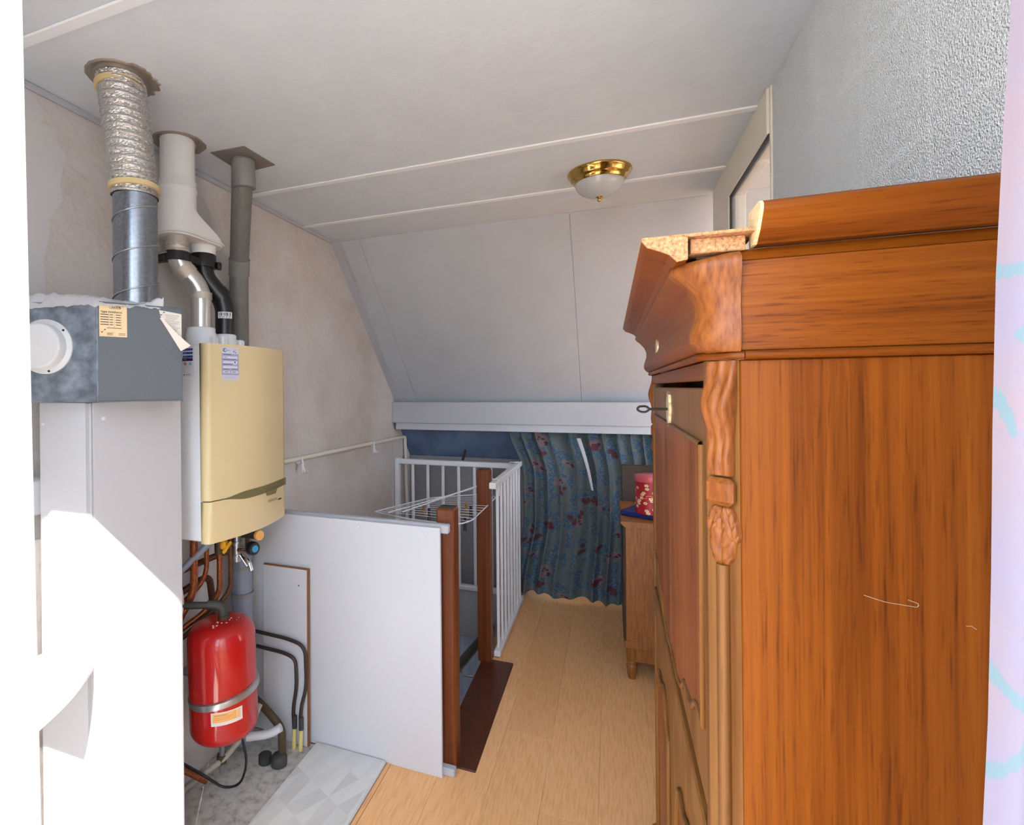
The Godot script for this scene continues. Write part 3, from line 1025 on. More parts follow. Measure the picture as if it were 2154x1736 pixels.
	b = ragged_ring(V(-1.415, CH, -1.432), 0.058, 0.09, 8, 0.003)
	obj("ceiling_collar", b, M.collar, t)
	# aluminium flue pipe
	t = thing("aluminium_flue_pipe", "shiny aluminium flue pipe with two elbows above the boiler", "pipe", V(-1.362, 1.66, -1.475))
	var al := bend([V(-1.405, 2.04, -1.41), V(-1.405, 1.945, -1.41), V(-1.362, 1.865, -1.475), V(-1.362, 1.69, -1.475)], 0.05, 8)
	b = MB.new()
	b.tube(al, 0.036, 32)
	obj("pipe", b, M.alu, t)
	for y in [[2.005, 2.035, 0.039], [1.985, 2.0, 0.041]]:
		b = MB.new()
		b.lathe([Vector2(0.034, y[0]), Vector2(y[2], y[0]), Vector2(y[2], (y[0] + y[1]) * 0.5 - 0.003), Vector2(y[2] - 0.0025, (y[0] + y[1]) * 0.5), Vector2(y[2], y[1]), Vector2(0.034, y[1])], Transform3D(Basis.IDENTITY, V(-1.405, 0, -1.41)), 32)
		obj("clamp_ring", b, M.foil_tape, t)
	b = MB.new()
	b.tube([V(-1.399, 1.935, -1.419), V(-1.384, 1.907, -1.441)], 0.0385, 28)
	obj("foil_tape", b, M.foil_tape, t)
	b = MB.new()
	b.tube([V(-1.362, 1.826, -1.475), V(-1.362, 1.850, -1.475)], 0.0385, 28)
	obj("foil_tape", b, M.foil_tape, t)
	b = MB.new()
	b.tube([V(-1.362, 1.80, -1.475), V(-1.362, 1.803, -1.475)], 0.0375, 28)
	obj("bead", b, M.alu, t)
	# black air pipe
	t = thing("black_air_pipe", "black plastic air pipe with two elbows beside the aluminium flue", "pipe", V(-1.352, 1.66, -1.588))
	b = MB.new()
	b.tube(bend([V(-1.405, 2.0, -1.535), V(-1.405, 1.925, -1.535), V(-1.352, 1.835, -1.588), V(-1.352, 1.68, -1.588)], 0.05, 8), 0.0355, 32)
	obj("pipe", b, M.black_pipe, t)
	b = MB.new()
	b.lathe([Vector2(0.03, 1.955), Vector2(0.0455, 1.955), Vector2(0.0455, 2.0), Vector2(0.043, 2.006), Vector2(0.03, 2.006)], Transform3D(Basis.IDENTITY, V(-1.405, 0, -1.535)), 32)
	obj("socket", b, M.black_pipe, t)
	b = MB.new()
	b.tube([V(-1.372, 1.868, -1.568), V(-1.356, 1.842, -1.584)], 0.0385, 28)
	obj("socket_rim", b, M.black_pipe, t)
	var im := picture(64, 40, C(226, 226, 228))
	var rng := RandomNumberGenerator.new(); rng.seed = 2
	var x := 6
	while x < 56:
		var w := rng.randi_range(1, 4)
		R(im, x, 5, w, 20, C(40, 40, 44)); x += w + rng.randi_range(1, 4)
	for k in 4: R(im, 6 + k * 14, 30, 10, 4, C(90, 90, 96))
	var vd := V(1.352, 0, 1.588).normalized()   # towards the room
	var rows2 := []
	for j in 2:
		var row := []
		for i in 7:
			var a: float = lerp(-0.75, 0.75, i / 6.0) + atan2(vd.x, vd.z)
			row.append(V(-1.352 + sin(a) * 0.0361, 1.768 + 0.024 * j, -1.588 + cos(a) * 0.0361))
		rows2.append(row)
	b = MB.new()
	b.grid(rows2, 1)
	obj("barcode_sticker", b, sheet(im, 0.5), t).set_meta("label", "white barcode sticker")
	# clamp holding both
	t = thing("pipe_clamp", "black plastic double clamp round the flue and air pipes", "clamp", V(-1.42, 1.96, -1.44))
	b = MB.new()
	b.lathe([Vector2(0.034, 1.952), Vector2(0.0435, 1.952), Vector2(0.0435, 1.982), Vector2(0.034, 1.982)], Transform3D(Basis.IDENTITY, V(-1.405, 0, -1.41)), 32)
	obj("clamp_ring", b, M.black, t)
	b = MB.new()
	b.box(V(-1.46, 1.965, -1.385), V(0.07, 0.032, 0.03), 0.004)
	obj("wall_arm", b, M.black, t)
	b = MB.new()
	b.box(V(-1.405, 1.967, -1.47), V(0.05, 0.03, 0.07), 0.004)
	obj("bridge", b, M.black, t)
	b = MB.new()
	b.tube([V(-1.44, 1.972, -1.362), V(-1.405, 1.975, -1.362)], 0.0035, 8)
	obj("screw", b, M.zinc, t)
	b = MB.new()
	b.box(V(-1.36, 1.965, -1.565), V(0.016, 0.028, 0.02), 0.003)
	obj("locking_tab", b, M.black, t)
	# grey soil vent
	t = thing("grey_vent_pipe", "stained grey plastic vent pipe with square ceiling plate, right of the flue", "pipe", V(-1.47, 0, -1.815))
	b = MB.new()
	var gp := bend([V(-1.29, CH, -1.62), V(-1.30, 2.30, -1.63), V(-1.47, 2.0, -1.815), V(-1.47, 0.86, -1.815)], 0.06, 8)
	b.tube(gp, 0.039, 28)
	obj("pipe", b, M.pvc, t)
	for sg in [[V(-1.292, 2.27, -1.632), V(-1.29, CH - 0.01, -1.622), 0.043], [V(-1.442, 2.05, -1.785), V(-1.465, 1.99, -1.81), 0.043], [V(-1.47, 0.80, -1.815), V(-1.47, 0.88, -1.815), 0.044], [V(-1.47, 0.745, -1.815), V(-1.47, 0.755, -1.815), 0.045], [V(-1.455, 0.635, -1.80), V(-1.455, 0.65, -1.80), 0.046]]:
		b = MB.new()
		b.tube([sg[0], sg[1]], sg[2], 28)
		obj("sleeve", b, M.pvc_ring, t)
	b = MB.new()
	b.tube(bend([V(-1.47, 0.84, -1.815), V(-1.47, 0.70, -1.815), V(-1.455, 0.60, -1.80), V(-1.455, 0.02, -1.80)], 0.05), 0.042, 28)
	obj("lower_pipe", b, M.pvc_blue, t)
	b = MB.new()
	b.prism(PackedVector2Array([Vector2(-1.362, -1.53), Vector2(-1.217, -1.538), Vector2(-1.208, -1.71), Vector2(-1.37, -1.722)]), V(0, CH - 0.004, 0), V(1, 0, 0), V(0, 0, 1), V(0, 0.006, 0))
	obj("ceiling_plate", b, M.torn, t)

# ---------------------------------------------------------------- boiler
func boiler_front(y0: float, y1: float, zs: float, ze: float, grow := 0.0) -> MB:
	# bowed cover: outline in plan, pulled up
	var b := MB.new()
	var pts := PackedVector2Array([Vector2(zs, -1.24), Vector2(zs, -1.222)])
	pts.append(Vector2(zs - 0.006, -1.206))
	for k in 17:
		var s := k / 16.0
		pts.append(Vector2(lerp(zs - 0.018, ze + 0.018, s), -1.203 + grow + 0.030 * sin(s * PI)))
	pts.append(Vector2(ze + 0.006, -1.206))
	pts.append(Vector2(ze, -1.222)); pts.append(Vector2(ze, -1.24))
	b.prism(pts, V(0, y0, 0), V(0, 0, 1), V(1, 0, 0), V(0, y1 - y0, 0), true)
	return b

func boiler():
	var t := thing("boiler", "wall-hung central heating boiler with bowed cream front and white sides", "boiler", V(-1.36, 1.0, -1.545))
	var zs := -1.333; var ze := -1.757
	var b := MB.new()
	b.bx(V(-1.50, 1.008, ze + 0.003), V(-1.238, 1.652, zs - 0.002), 0.004)
	obj("casing", b, M.boiler_white, t)
	var uc := obj("upper_cover", boiler_front(1.142, 1.654, zs, ze), M.beige, t)
	var lc := obj("lower_cover", boiler_front(1.003, 1.138, zs, ze), M.beige, t)
	b = MB.new()
	b.bx(V(-1.24, 1.10, ze + 0.01), V(-1.205, 1.16, zs - 0.01))
	obj("inner_panel", b, M.olive, t)
	# dark finger groove: a lens-shaped lip standing a touch proud
	b = MB.new()
	var rows := [[], [], []]
	for k in 25:
		var s := k / 24.0
		var z: float = lerp(zs - 0.045, ze + 0.003, s)
		var bow: float = -1.203 + 0.030 * sin(clamp((zs - 0.018 - z) / 0.388, 0.0, 1.0) * PI) + 0.0012
		var half: float = 0.0012 + 0.0135 * smoothstep(0.0, 0.3, s)
		rows[0].append(V(bow, 1.140 - half, z))
		rows[1].append(V(bow + 0.0006, 1.141, z))
		rows[2].append(V(bow, 1.140 + half * 0.9, z))
	b.grid(rows, -1)
	obj("finger_groove", b, M.olive, t).set_meta("label", "olive finger groove across the front")
	b = MB.new()
	b.prism(PackedVector2Array([Vector2(-1.585, 1.131), Vector2(-1.655, 1.131), Vector2(-1.645, 1.113), Vector2(-1.595, 1.113)]), V(-1.185, 0, 0), V(0, 0, 1), V(0, 1, 0), V(0.0133, 0, 0))
	obj("handle_recess", b, M.olive, lc)
	text(lc, "remeha", 0.011, V(-1.1715, 1.093, -1.597), V(0.02, 0, -1).normalized(), V(0, 1, 0), mat(C(120, 110, 88), 0.6))
	b = MB.new()
	b.box(V(-1.186, 1.082, -1.69), V(0.002, 0.004, 0.022), 0.0, Basis(V(0, 1, 0), 0.12))
	obj("vent_slit", b, M.print, lc)
	# energy stickers on the white side
	var im := picture(80, 220, C(226, 229, 234))
	R(im, 6, 4, 48, 4, C(120, 122, 128)); R(im, 6, 11, 30, 4, C(120, 122, 128))
	for k in 3:
		R(im, 6, 24 + k * 24, 66, 15, C(26, 48, 140)); R(im, 10, 28 + k * 24, 22, 6, C(120, 136, 200)); R(im, 36, 30 + k * 24, 32, 2, C(90, 110, 190))
	R(im, 2, 90, 70, 20, C(30, 22, 64)); R(im, 8, 96, 24, 6, C(140, 120, 170)); R(im, 40, 94, 30, 3, C(120, 60, 120))
	disc(im, 20, 128, 10, C(214, 92, 92)); disc(im, 54, 128, 10, C(110, 176, 222)); disc(im, 20, 128, 4, C(236, 180, 180)); disc(im, 54, 128, 4, C(196, 222, 240))
	R(im, 8, 146, 60, 2, C(196, 170, 176))
	for k in 4: R(im, 8, 156 + k * 10, 14, 3, C(182, 186, 194))
	disc(im, 14, 204, 6, C(150, 154, 162)); R(im, 24, 199, 30, 3, C(150, 154, 162)); R(im, 24, 206, 30, 3, C(150, 154, 162))
	sticker("side_sticker", t, V(-1.312, 1.545, zs + 0.0006), V(0.05, 0, 0), V(0, 0.105, 0), sheet(im, 0.4))
	# service label on the front
	im = picture(130, 230, C(206, 208, 226))
	R(im, 0, 46, 130, 150, C(160, 166, 204))
	for k in 3: R(im, 8, 64 + k * 34, 112, 16, C(216, 218, 232))
	R(im, 8, 166, 52, 16, C(216, 218, 232)); R(im, 68, 166, 56, 16, C(216, 218, 232))
	R(im, 10, 50, 60, 5, C(96, 100, 150)); R(im, 8, 84, 100, 5, C(96, 100, 150)); R(im, 8, 118, 70, 5, C(96, 100, 150)); R(im, 10, 154, 40, 4, C(96, 100, 150)); R(im, 70, 152, 50, 4, C(96, 100, 150))
	R(im, 18, 172, 30, 4, C(84, 84, 110)); R(im, 74, 172, 34, 4, C(84, 84, 110)); R(im, 16, 70, 22, 4, C(96, 96, 120))
	disc(im, 22, 22, 13, C(60, 84, 140)); disc(im, 25, 22, 8, C(206, 208, 226)); R(im, 36, 22, 26, 3, C(110, 124, 170)); R(im, 84, 16, 28, 3, C(150, 150, 166)); disc(im, 92, 30, 5, C(90, 90, 120)); disc(im, 106, 36, 5, C(120, 130, 170))
	disc(im, 100, 108, 14, C(220, 220, 232)); R(im, 96, 98, 8, 14, C(70, 70, 90))
	R(im, 8, 206, 110, 3, C(176, 178, 204)); R(im, 8, 213, 100, 3, C(176, 178, 204))
	b = MB.new()
	rows = []
	for j in 2:
		var row := []
		for i in 6:
			var z: float = lerp(-1.385, -1.452, i / 5.0)
			row.append(V(-1.203 + 0.030 * sin((zs - 0.018 - z) / 0.388 * PI) + 0.0008, lerp(1.535, 1.645, float(j)), z))
		rows.append(row)
	b.grid(rows, 1)
	obj("service_label", b, sheet(im, 0.4), uc).set_meta("label", "lilac service label")
	# sockets on top
	for s in [[V(-1.362, 0, -1.475), 0.052, 1.725], [V(-1.352, 0, -1.588), 0.044, 1.71]]:
		b = MB.new()
		b.lathe([Vector2(s[1], 1.65), Vector2(s[1], s[2] - 0.022), Vector2(s[1] - 0.004, s[2] - 0.016), Vector2(s[1] - 0.004, s[2] - 0.004), Vector2(s[1] - 0.008, s[2]), Vector2(0.03, s[2])], Transform3D(Basis.IDENTITY, s[0]), 32)
		obj("flue_socket", b, M.boiler_white, t)
	for p in [V(-1.305, 1.672, -1.475), V(-1.312, 1.68, -1.53), V(-1.32, 1.672, -1.635)]:
		b = MB.new()
		b.box(p, V(0.024, 0.04, 0.03), 0.006)
		obj("test_port", b, M.boiler_white, t)

# ---------------------------------------------------------------- pipes under the boiler
func pipework():
	var b := MB.new()
	var g := "copper pipes under the boiler"
	b.tube(bend([V(-1.42, 1.02, -1.49), V(-1.42, 0.76, -1.49), V(-1.46, 0.66, -1.44), V(-1.46, 0.02, -1.38)], 0.07), 0.0135, 14)
	tag(obj("copper_pipe", b, M.copper), "thick copper pipe dropping from the boiler nearest the cupboard", "pipe", g)
	b = MB.new()
	b.tube(bend([V(-1.42, 1.02, -1.554), V(-1.42, 0.80, -1.554), V(-1.47, 0.72, -1.50), V(-1.50, 0.70, -1.40)], 0.05), 0.009, 12)
	tag(obj("copper_pipe", b, M.copper), "thin copper pipe curving back behind the blue hose", "pipe", g)
	b = MB.new()
	b.tube(bend([V(-1.40, 0.89, -1.60), V(-1.40, 0.72, -1.60), V(-1.44, 0.66, -1.56), V(-1.50, 0.60, -1.45)], 0.05), 0.0105, 12)
	tag(obj("copper_pipe", b, M.copper), "copper pipe below the yellow gas tap", "pipe", g)
	b = MB.new()
	b.tube(bend([V(-1.385, 0.97, -1.645), V(-1.385, 0.72, -1.645), V(-1.42, 0.665, -1.60), V(-1.49, 0.58, -1.50)], 0.04), 0.009, 12)
	tag(obj("copper_pipe", b, M.copper_old), "dull copper pipe below the chrome filling tap", "pipe", g)
	b = MB.new()
	b.tube(bend([V(-1.49, 0.83, -1.46), V(-1.43, 0.86, -1.60), V(-1.38, 0.88, -1.66)], 0.03), 0.012, 12)
	tag(obj("copper_pipe", b, M.copper_old), "brown copper pipe running slantwise behind the uprights", "pipe", g)
	b = MB.new()
	b.tube(bend([V(-1.50, 0.74, -1.46), V(-1.45, 0.79, -1.60), V(-1.45, 0.40, -1.66)], 0.04), 0.013, 12)
	tag(obj("copper_pipe", b, M.copper_old), "dark copper pipe looping down behind the red vessel", "pipe", g)
	# iron supply pipe to the vessel
	b = MB.new()
	b.tube(bend([V(-1.47, 0.74, -1.39), V(-1.47, 0.05, -1.39)], 0.02), 0.02, 14)
	tag(obj("iron_pipe", b, M.iron), "dark iron upright pipe beside the cupboard edge", "pipe")
	var t := thing("vessel_pipe", "dark grey pipe and elbow joining the top of the red vessel", "pipe", V(-1.32, 0.66, -1.51))
	b = MB.new()
	b.tube(bend([V(-1.46, 0.745, -1.40), V(-1.325, 0.72, -1.52), V(-1.318, 0.66, -1.525)], 0.02), 0.0125, 12)
	obj("pipe", b, M.iron, t)
	b = MB.new()
	b.tube(bend([V(-1.36, 0.728, -1.488), V(-1.322, 0.72, -1.522), V(-1.318, 0.672, -1.525)], 0.02), 0.0165, 12)
	obj("elbow", b, M.iron, t)
	b = MB.new()
	b.lathe([Vector2(0, 0.66), Vector2(0.021, 0.66), Vector2(0.021, 0.685), Vector2(0, 0.685)], Transform3D(Basis.IDENTITY, V(-1.318, 0, -1.525)), 6)
	obj("nut", b, M.brass_dull, t)
	# condensate hose
	b = MB.new()
	b.tube(bend([V(-1.36, 1.02, -1.56), V(-1.37, 0.955, -1.54), V(-1.47, 0.82, -1.43), V(-1.50, 0.72, -1.38)], 0.05, 8), 0.0125, 14)
	tag(obj("condensate_hose", b, M.hose), "blue-grey condensate hose slanting down from the boiler", "hose")
	# gas tap
	t = thing("gas_tap", "yellow-handled gas tap under the boiler", "tap", V(-1.40, 0.88, -1.60))
	b = MB.new()
	b.lathe([Vector2(0, 0.875), Vector2(0.016, 0.875), Vector2(0.018, 0.89), Vector2(0.018, 0.93), Vector2(0.013, 0.95), Vector2(0.012, 1.0), Vector2(0, 1.0)], Transform3D(Basis.IDENTITY, V(-1.40, 0, -1.60)), 12)
	obj("body", b, M.brass_dull, t)
	b = MB.new()
	b.box(V(-1.372, 0.915, -1.592), V(0.022, 0.034, 0.034), 0.007, Basis(V(0, 1, 0), 0.4))
	b.box(V(-1.358, 0.905, -1.594), V(0.012, 0.014, 0.055), 0.004, Basis(V(1, 0, 0), 0.6))
	obj("handle", b, M.yellow, t)
	# filling tap with black knob
	t = thing("filling_tap", "chrome filling tap with black knob and blue cap under the boiler", "tap", V(-1.36, 0.87, -1.66))
	b = MB.new()
	b.tube([V(-1.37, 1.0, -1.665), V(-1.37, 0.83, -1.665)], 0.014, 12)
	obj("body", b, M.zinc, t)
	for y in [0.93, 0.895, 0.845]:
		b = MB.new()
		b.lathe([Vector2(0, y), Vector2(0.02, y), Vector2(0.02, y + 0.014), Vector2(0, y + 0.014)], Transform3D(Basis.IDENTITY, V(-1.37, 0, -1.665)), 6)
		obj("nut", b, M.zinc, t)
	b = MB.new()
	b.tube([V(-1.37, 0.875, -1.665), V(-1.30, 0.885, -1.668)], 0.012, 12)
	obj("stem", b, M.chrome, t)
	var ax := V(0.93, 0.05, 0.3).normalized()
	var kb := Basis(ax.cross(V(0, 1, 0)).normalized(), ax, ax.cross(V(0, 1, 0)).normalized().cross(ax))
	b = MB.new()
	b.lathe([Vector2(0, 0), Vector2(0.018, 0), Vector2(0.026, 0.008), Vector2(0.026, 0.026), Vector2(0.022, 0.032), Vector2(0, 0.032)], Transform3D(kb, V(-1.31, 0.888, -1.668)), 20)
	obj("knob", b, M.black, t)
	b = MB.new()
	b.lathe([Vector2(0, 0.032), Vector2(0.014, 0.032), Vector2(0.013, 0.036), Vector2(0, 0.037)], Transform3D(kb, V(-1.31, 0.888, -1.668)), 16)
	obj("cap", b, M.blue_cap, t)
	b = MB.new()
	b.tube(bend([V(-1.345, 0.855, -1.66), V(-1.30, 0.845, -1.645), V(-1.285, 0.81, -1.645)], 0.02), 0.009, 10)
	obj("spout", b, M.chrome, t)
	b = MB.new()
	b.tube([V(-1.33, 0.868, -1.63), V(-1.298, 0.828, -1.635)], 0.004, 8)
	obj("lever", b, M.chrome, t)
	# safety valve with orange cap
	t = thing("safety_valve", "brass valve with round orange cap at the boiler's far bottom corner", "valve", V(-1.27, 0.95, -1.68))
	b = MB.new()
	b.tube([V(-1.36, 0.935, -1.69), V(-1.285, 0.935, -1.685)], 0.018, 14)
	obj("body", b, M.dark_pipe, t)
	b = MB.new()
	b.lathe([Vector2(0, 0), Vector2(0.019, 0), Vector2(0.02, 0.006), Vector2(0.019, 0.014), Vector2(0, 0.015)], Transform3D(kb, V(-1.285, 0.935, -1.684)), 20)
	obj("cap", b, M.orange, t)
	b = MB.new()
	b.tube([V(-1.315, 0.93, -1.685), V(-1.315, 0.875, -1.685)], 0.009, 10)
	obj("outlet", b, M.zinc, t)
	t = thing("union_valve", "tarnished brass union valve beside the chrome filling tap", "valve", V(-1.33, 0.93, -1.64))
	b = MB.new()
	b.tube([V(-1.34, 1.01, -1.70), V(-1.34, 0.86, -1.70)], 0.015, 12)
	obj("body", b, M.brass_dull, t)
	for y in [0.975, 0.93]:
		b = MB.new()
		b.lathe([Vector2(0, y), Vector2(0.023, y), Vector2(0.023, y + 0.018), Vector2(0, y + 0.018)], Transform3D(Basis.IDENTITY, V(-1.34, 0, -1.70)), 6)
		obj("nut", b, M.zinc if y < 0.95 else M.brass_dull, t)
	# thin white cable
	b = MB.new()
	b.tube(bend([V(-1.43, 0.80, -1.44), V(-1.41, 0.74, -1.43), V(-1.425, 0.66, -1.415), V(-1.44, 0.58, -1.41), V(-1.42, 0.53, -1.42)], 0.04, 6), 0.003, 8)
	tag(obj("white_cable", b, mat(C(210, 204, 192), 0.5)), "thin white cable dangling beside the cupboard edge", "cable")
	# two dark pipes on the board with yellow sleeves
	var arr := [[V(-1.50, 0.455, -1.872), V(-1.28, 0.448, -1.872), V(-1.195, 0.43, -1.872), V(-1.19, 0.26, -1.872), V(-1.222, 0.16, -1.872), V(-1.216, 0.03, -1.868)], [V(-1.50, 0.392, -1.872), V(-1.30, 0.385, -1.872), V(-1.243, 0.37, -1.872), V(-1.238, 0.25, -1.872), V(-1.258, 0.16, -1.872), V(-1.248, 0.03, -1.868)]]
	for k in 2:
		t = thing("radiator_pipe", ["dark brown thin pipe, upper one, bending down in front of the loose board", "dark brown thin pipe, lower one, bending down in front of the loose board"][k], "pipe", arr[k][5] * V(1, 0, 1), "thin pipes over the loose board")
		b = MB.new()
		b.tube(bend(arr[k], 0.05, 8), 0.0075, 12)
		obj("pipe", b, M.dark_pipe, t)
		b = MB.new()
		var e: Vector3 = arr[k][5]
		b.tube([e + V(0.0, 0.10, -0.001), e + V(0, 0.05, 0)], 0.010, 12)
		obj("coupling", b, M.iron, t)
		b = MB.new()
		b.tube([e + V(0, 0.056, 0), e + V(0.0, -0.035, 0.006)], 0.0095, 12)
		obj("sleeve", b, M.sleeve, t).set_meta("label", "pale yellow plastic sleeve")
	# floor-level pipes behind the vessel
	t = thing("floor_manifold", "grimy pipes and elbows near the floor behind the red vessel", "pipes", V(-1.36, 0, -1.62))
	b = MB.new()
	b.tube(bend([V(-1.50, 0.02, -1.42), V(-1.36, 0.12, -1.58), V(-1.31, 0.20, -1.66), V(-1.31, 0.25, -1.72)], 0.03), 0.011, 12)
	obj("white_pipe", b, mat(C(168, 162, 148), 0.6), t)
	b = MB.new()
	b.tube(bend([V(-1.36, 0.12, -1.70), V(-1.28, 0.125, -1.74), V(-1.24, 0.15, -1.76)], 0.03), 0.016, 12)
	obj("white_pipe", b, M.milky, t)
	b = MB.new()
	b.tube(bend([V(-1.25, 0.02, -1.78), V(-1.25, 0.13, -1.78), V(-1.30, 0.16, -1.79), V(-1.36, 0.19, -1.80), V(-1.50, 0.22, -1.84)], 0.03), 0.016, 14)
	obj("elbow", b, M.brass_dull, t)
	b = MB.new()
	b.lathe([Vector2(0, 0), Vector2(0.032, 0), Vector2(0.032, 0.03), Vector2(0.024, 0.04), Vector2(0, 0.04)], Transform3D(Basis.IDENTITY, V(-1.25, 0, -1.76)), 16)
	b.lathe([Vector2(0, 0), Vector2(0.026, 0), Vector2(0.026, 0.03), Vector2(0, 0.034)], Transform3D(Basis.IDENTITY, V(-1.31, 0, -1.75)), 16)
	obj("floor_sleeve", b, M.iron, t)
	b = MB.new()
	b.tube(bend([V(-1.36, 0.24, -1.56), V(-1.37, 0.16, -1.57), V(-1.38, 0.06, -1.58)], 0.02), 0.011, 10)
	obj("drain_pipe", b, M.zinc, t)
	b = MB.new()
	b.lathe([Vector2(0, 0.10), Vector2(0.02, 0.10), Vector2(0.02, 0.13), Vector2(0, 0.13)], Transform3D(Basis.IDENTITY, V(-1.375, 0, -1.575)), 6)
	obj("nut", b, M.brass_dull, t)
	b = MB.new()
	b.tube(bend([V(-1.47, 0.35, -1.40), V(-1.47, 0.2, -1.42), V(-1.40, 0.10, -1.50), V(-1.33, 0.045, -1.53), V(-1.27, 0.06, -1.55), V(-1.245, 0.14, -1.56), V(-1.27, 0.23, -1.56)], 0.06, 8), 0.0045, 8)
	tag(obj("black_cable", b, M.black), "black cable looping over the screed under the red vessel", "cable")
	b = MB.new()
	b.tube([V(-1.50, 0.20, -1.40), V(-1.40, 0.06, -1.52)], 0.011, 10)
	tag(obj("copper_pipe", b, M.copper), "short copper pipe slanting to the floor below the red vessel", "pipe", g)

func vessel():
	var t := thing("expansion_vessel", "glossy red expansion vessel strapped up below the boiler", "expansion vessel", V(-1.312, 0.25, -1.52))
	var b := MB.new()
	var tilt := Basis(V(0, 0, 1), 0.03) * Basis(V(1, 0, 0), 0.0)
	var tr := Transform3D(tilt, V(-1.312, 0.25, -1.52))
	var prof := []
	for k in 9:
		var a := PI * 0.5 * k / 8.0
		prof.append(Vector2(0.06 * (sin(a)) + 0.058 * (1.0 if k > 0 else 0.0), 0.05 * (1.0 - cos(a))))
	prof[0] = Vector2(0, 0)
	for k in range(1, 9):
		var a := PI * 0.5 * k / 8.0
		prof[k] = Vector2(0.118 * pow(sin(a), 0.75), 0.055 * (1.0 - cos(a)))
	prof.append(Vector2(0.118, 0.2)); 
	prof.append(Vector2(0.118, 0.357))
	for k in range(1, 10):
		var a := PI * 0.5 * k / 9.0
		prof.append(Vector2(0.118 * pow(cos(a), 0.45), 0.357 + 0.063 * sin(a)))
	prof[prof.size() - 1] = Vector2(0.0, 0.42)
	b.lathe(prof, tr, 48, 2, 0.3)
	obj("tank", b, M.red, t)
	# strap
	b = MB.new()
	b.lathe([Vector2(0.117, 0.155), Vector2(0.1235, 0.158), Vector2(0.1245, 0.168), Vector2(0.1235, 0.178), Vector2(0.117, 0.181)], Transform3D(Basis(V(0, 0, 1), 0.16) * Basis(V(1, 0, 0), 0.06), V(-1.312 + 0.026, 0.255, -1.53)), 48)
	obj("strap", b, M.zinc, t)
	b = MB.new()
	b.box(V(-1.47, 0.43, -1.55), V(0.12, 0.025, 0.03), 0.003)
	obj("wall_bracket", b, M.zinc, t)
	var im := picture(120, 60, C(224, 222, 220))
	R(im, 6, 5, 90, 40, C(238, 178, 104)); R(im, 12, 12, 50, 4, C(200, 140, 80)); R(im, 12, 22, 70, 3, C(214, 154, 92)); R(im, 12, 30, 60, 3, C(214, 154, 92))
	R(im, 98, 5, 14, 40, C(232, 190, 130))
	var rows := []
	for j in 2:
		var row := []
		for i in 9:
			var a: float = lerp(0.35, 1.25, i / 8.0)
			var q := tr * V(sin(a) * 0.1186, 0.105 + 0.045 * j + 0.0 * i, cos(a) * 0.1186)
			row.append(q)
		rows.append(row)
	b = MB.new()
	b.grid(rows, 1)
	obj("rating_label", b, sheet(im, 0.5), t).set_meta("label", "orange and white rating label")
	tank_specks(t)

func tank_specks(t: Node3D):
	var rng := RandomNumberGenerator.new(); rng.seed = 6
	var b := MB.new()
	for k in 16:
		var a := rng.randf_range(0.2, 2.2); var r := rng.randf_range(0.02, 0.075)
		var y := 0.6705 - 0.063 * (1.0 - sqrt(maxf(0.0, 1.0 - pow(r / 0.118, 4.44)))) - 0.03 * sin(a) * r * 0.0
		b.box(V(-1.312 + sin(a) * r - 0.012, y, -1.52 + cos(a) * r), V(rng.randf_range(0.003, 0.007), 0.0015, rng.randf_range(0.002, 0.005)), 0.0, Basis(V(0, 1, 0), a))
	obj("plaster_crumbs", b, M.paper, t).set_meta("kind", "stuff")

# ---------------------------------------------------------------- partition by the stairs
func newel(at: Vector3, h: float, label: String):
	var t := thing("newel_post", label, "post", at)
	var b := MB.new()
	b.box(at + V(0, h * 0.5, 0), V(0.072, h, 0.072), 0.006)
	obj("post", b, M.post, t)
	b = MB.new()
	b.box(at + V(0, h + 0.001, 0), V(0.06, 0.004, 0.06), 0.0015)
	obj("top", b, M.dark_wood, t)

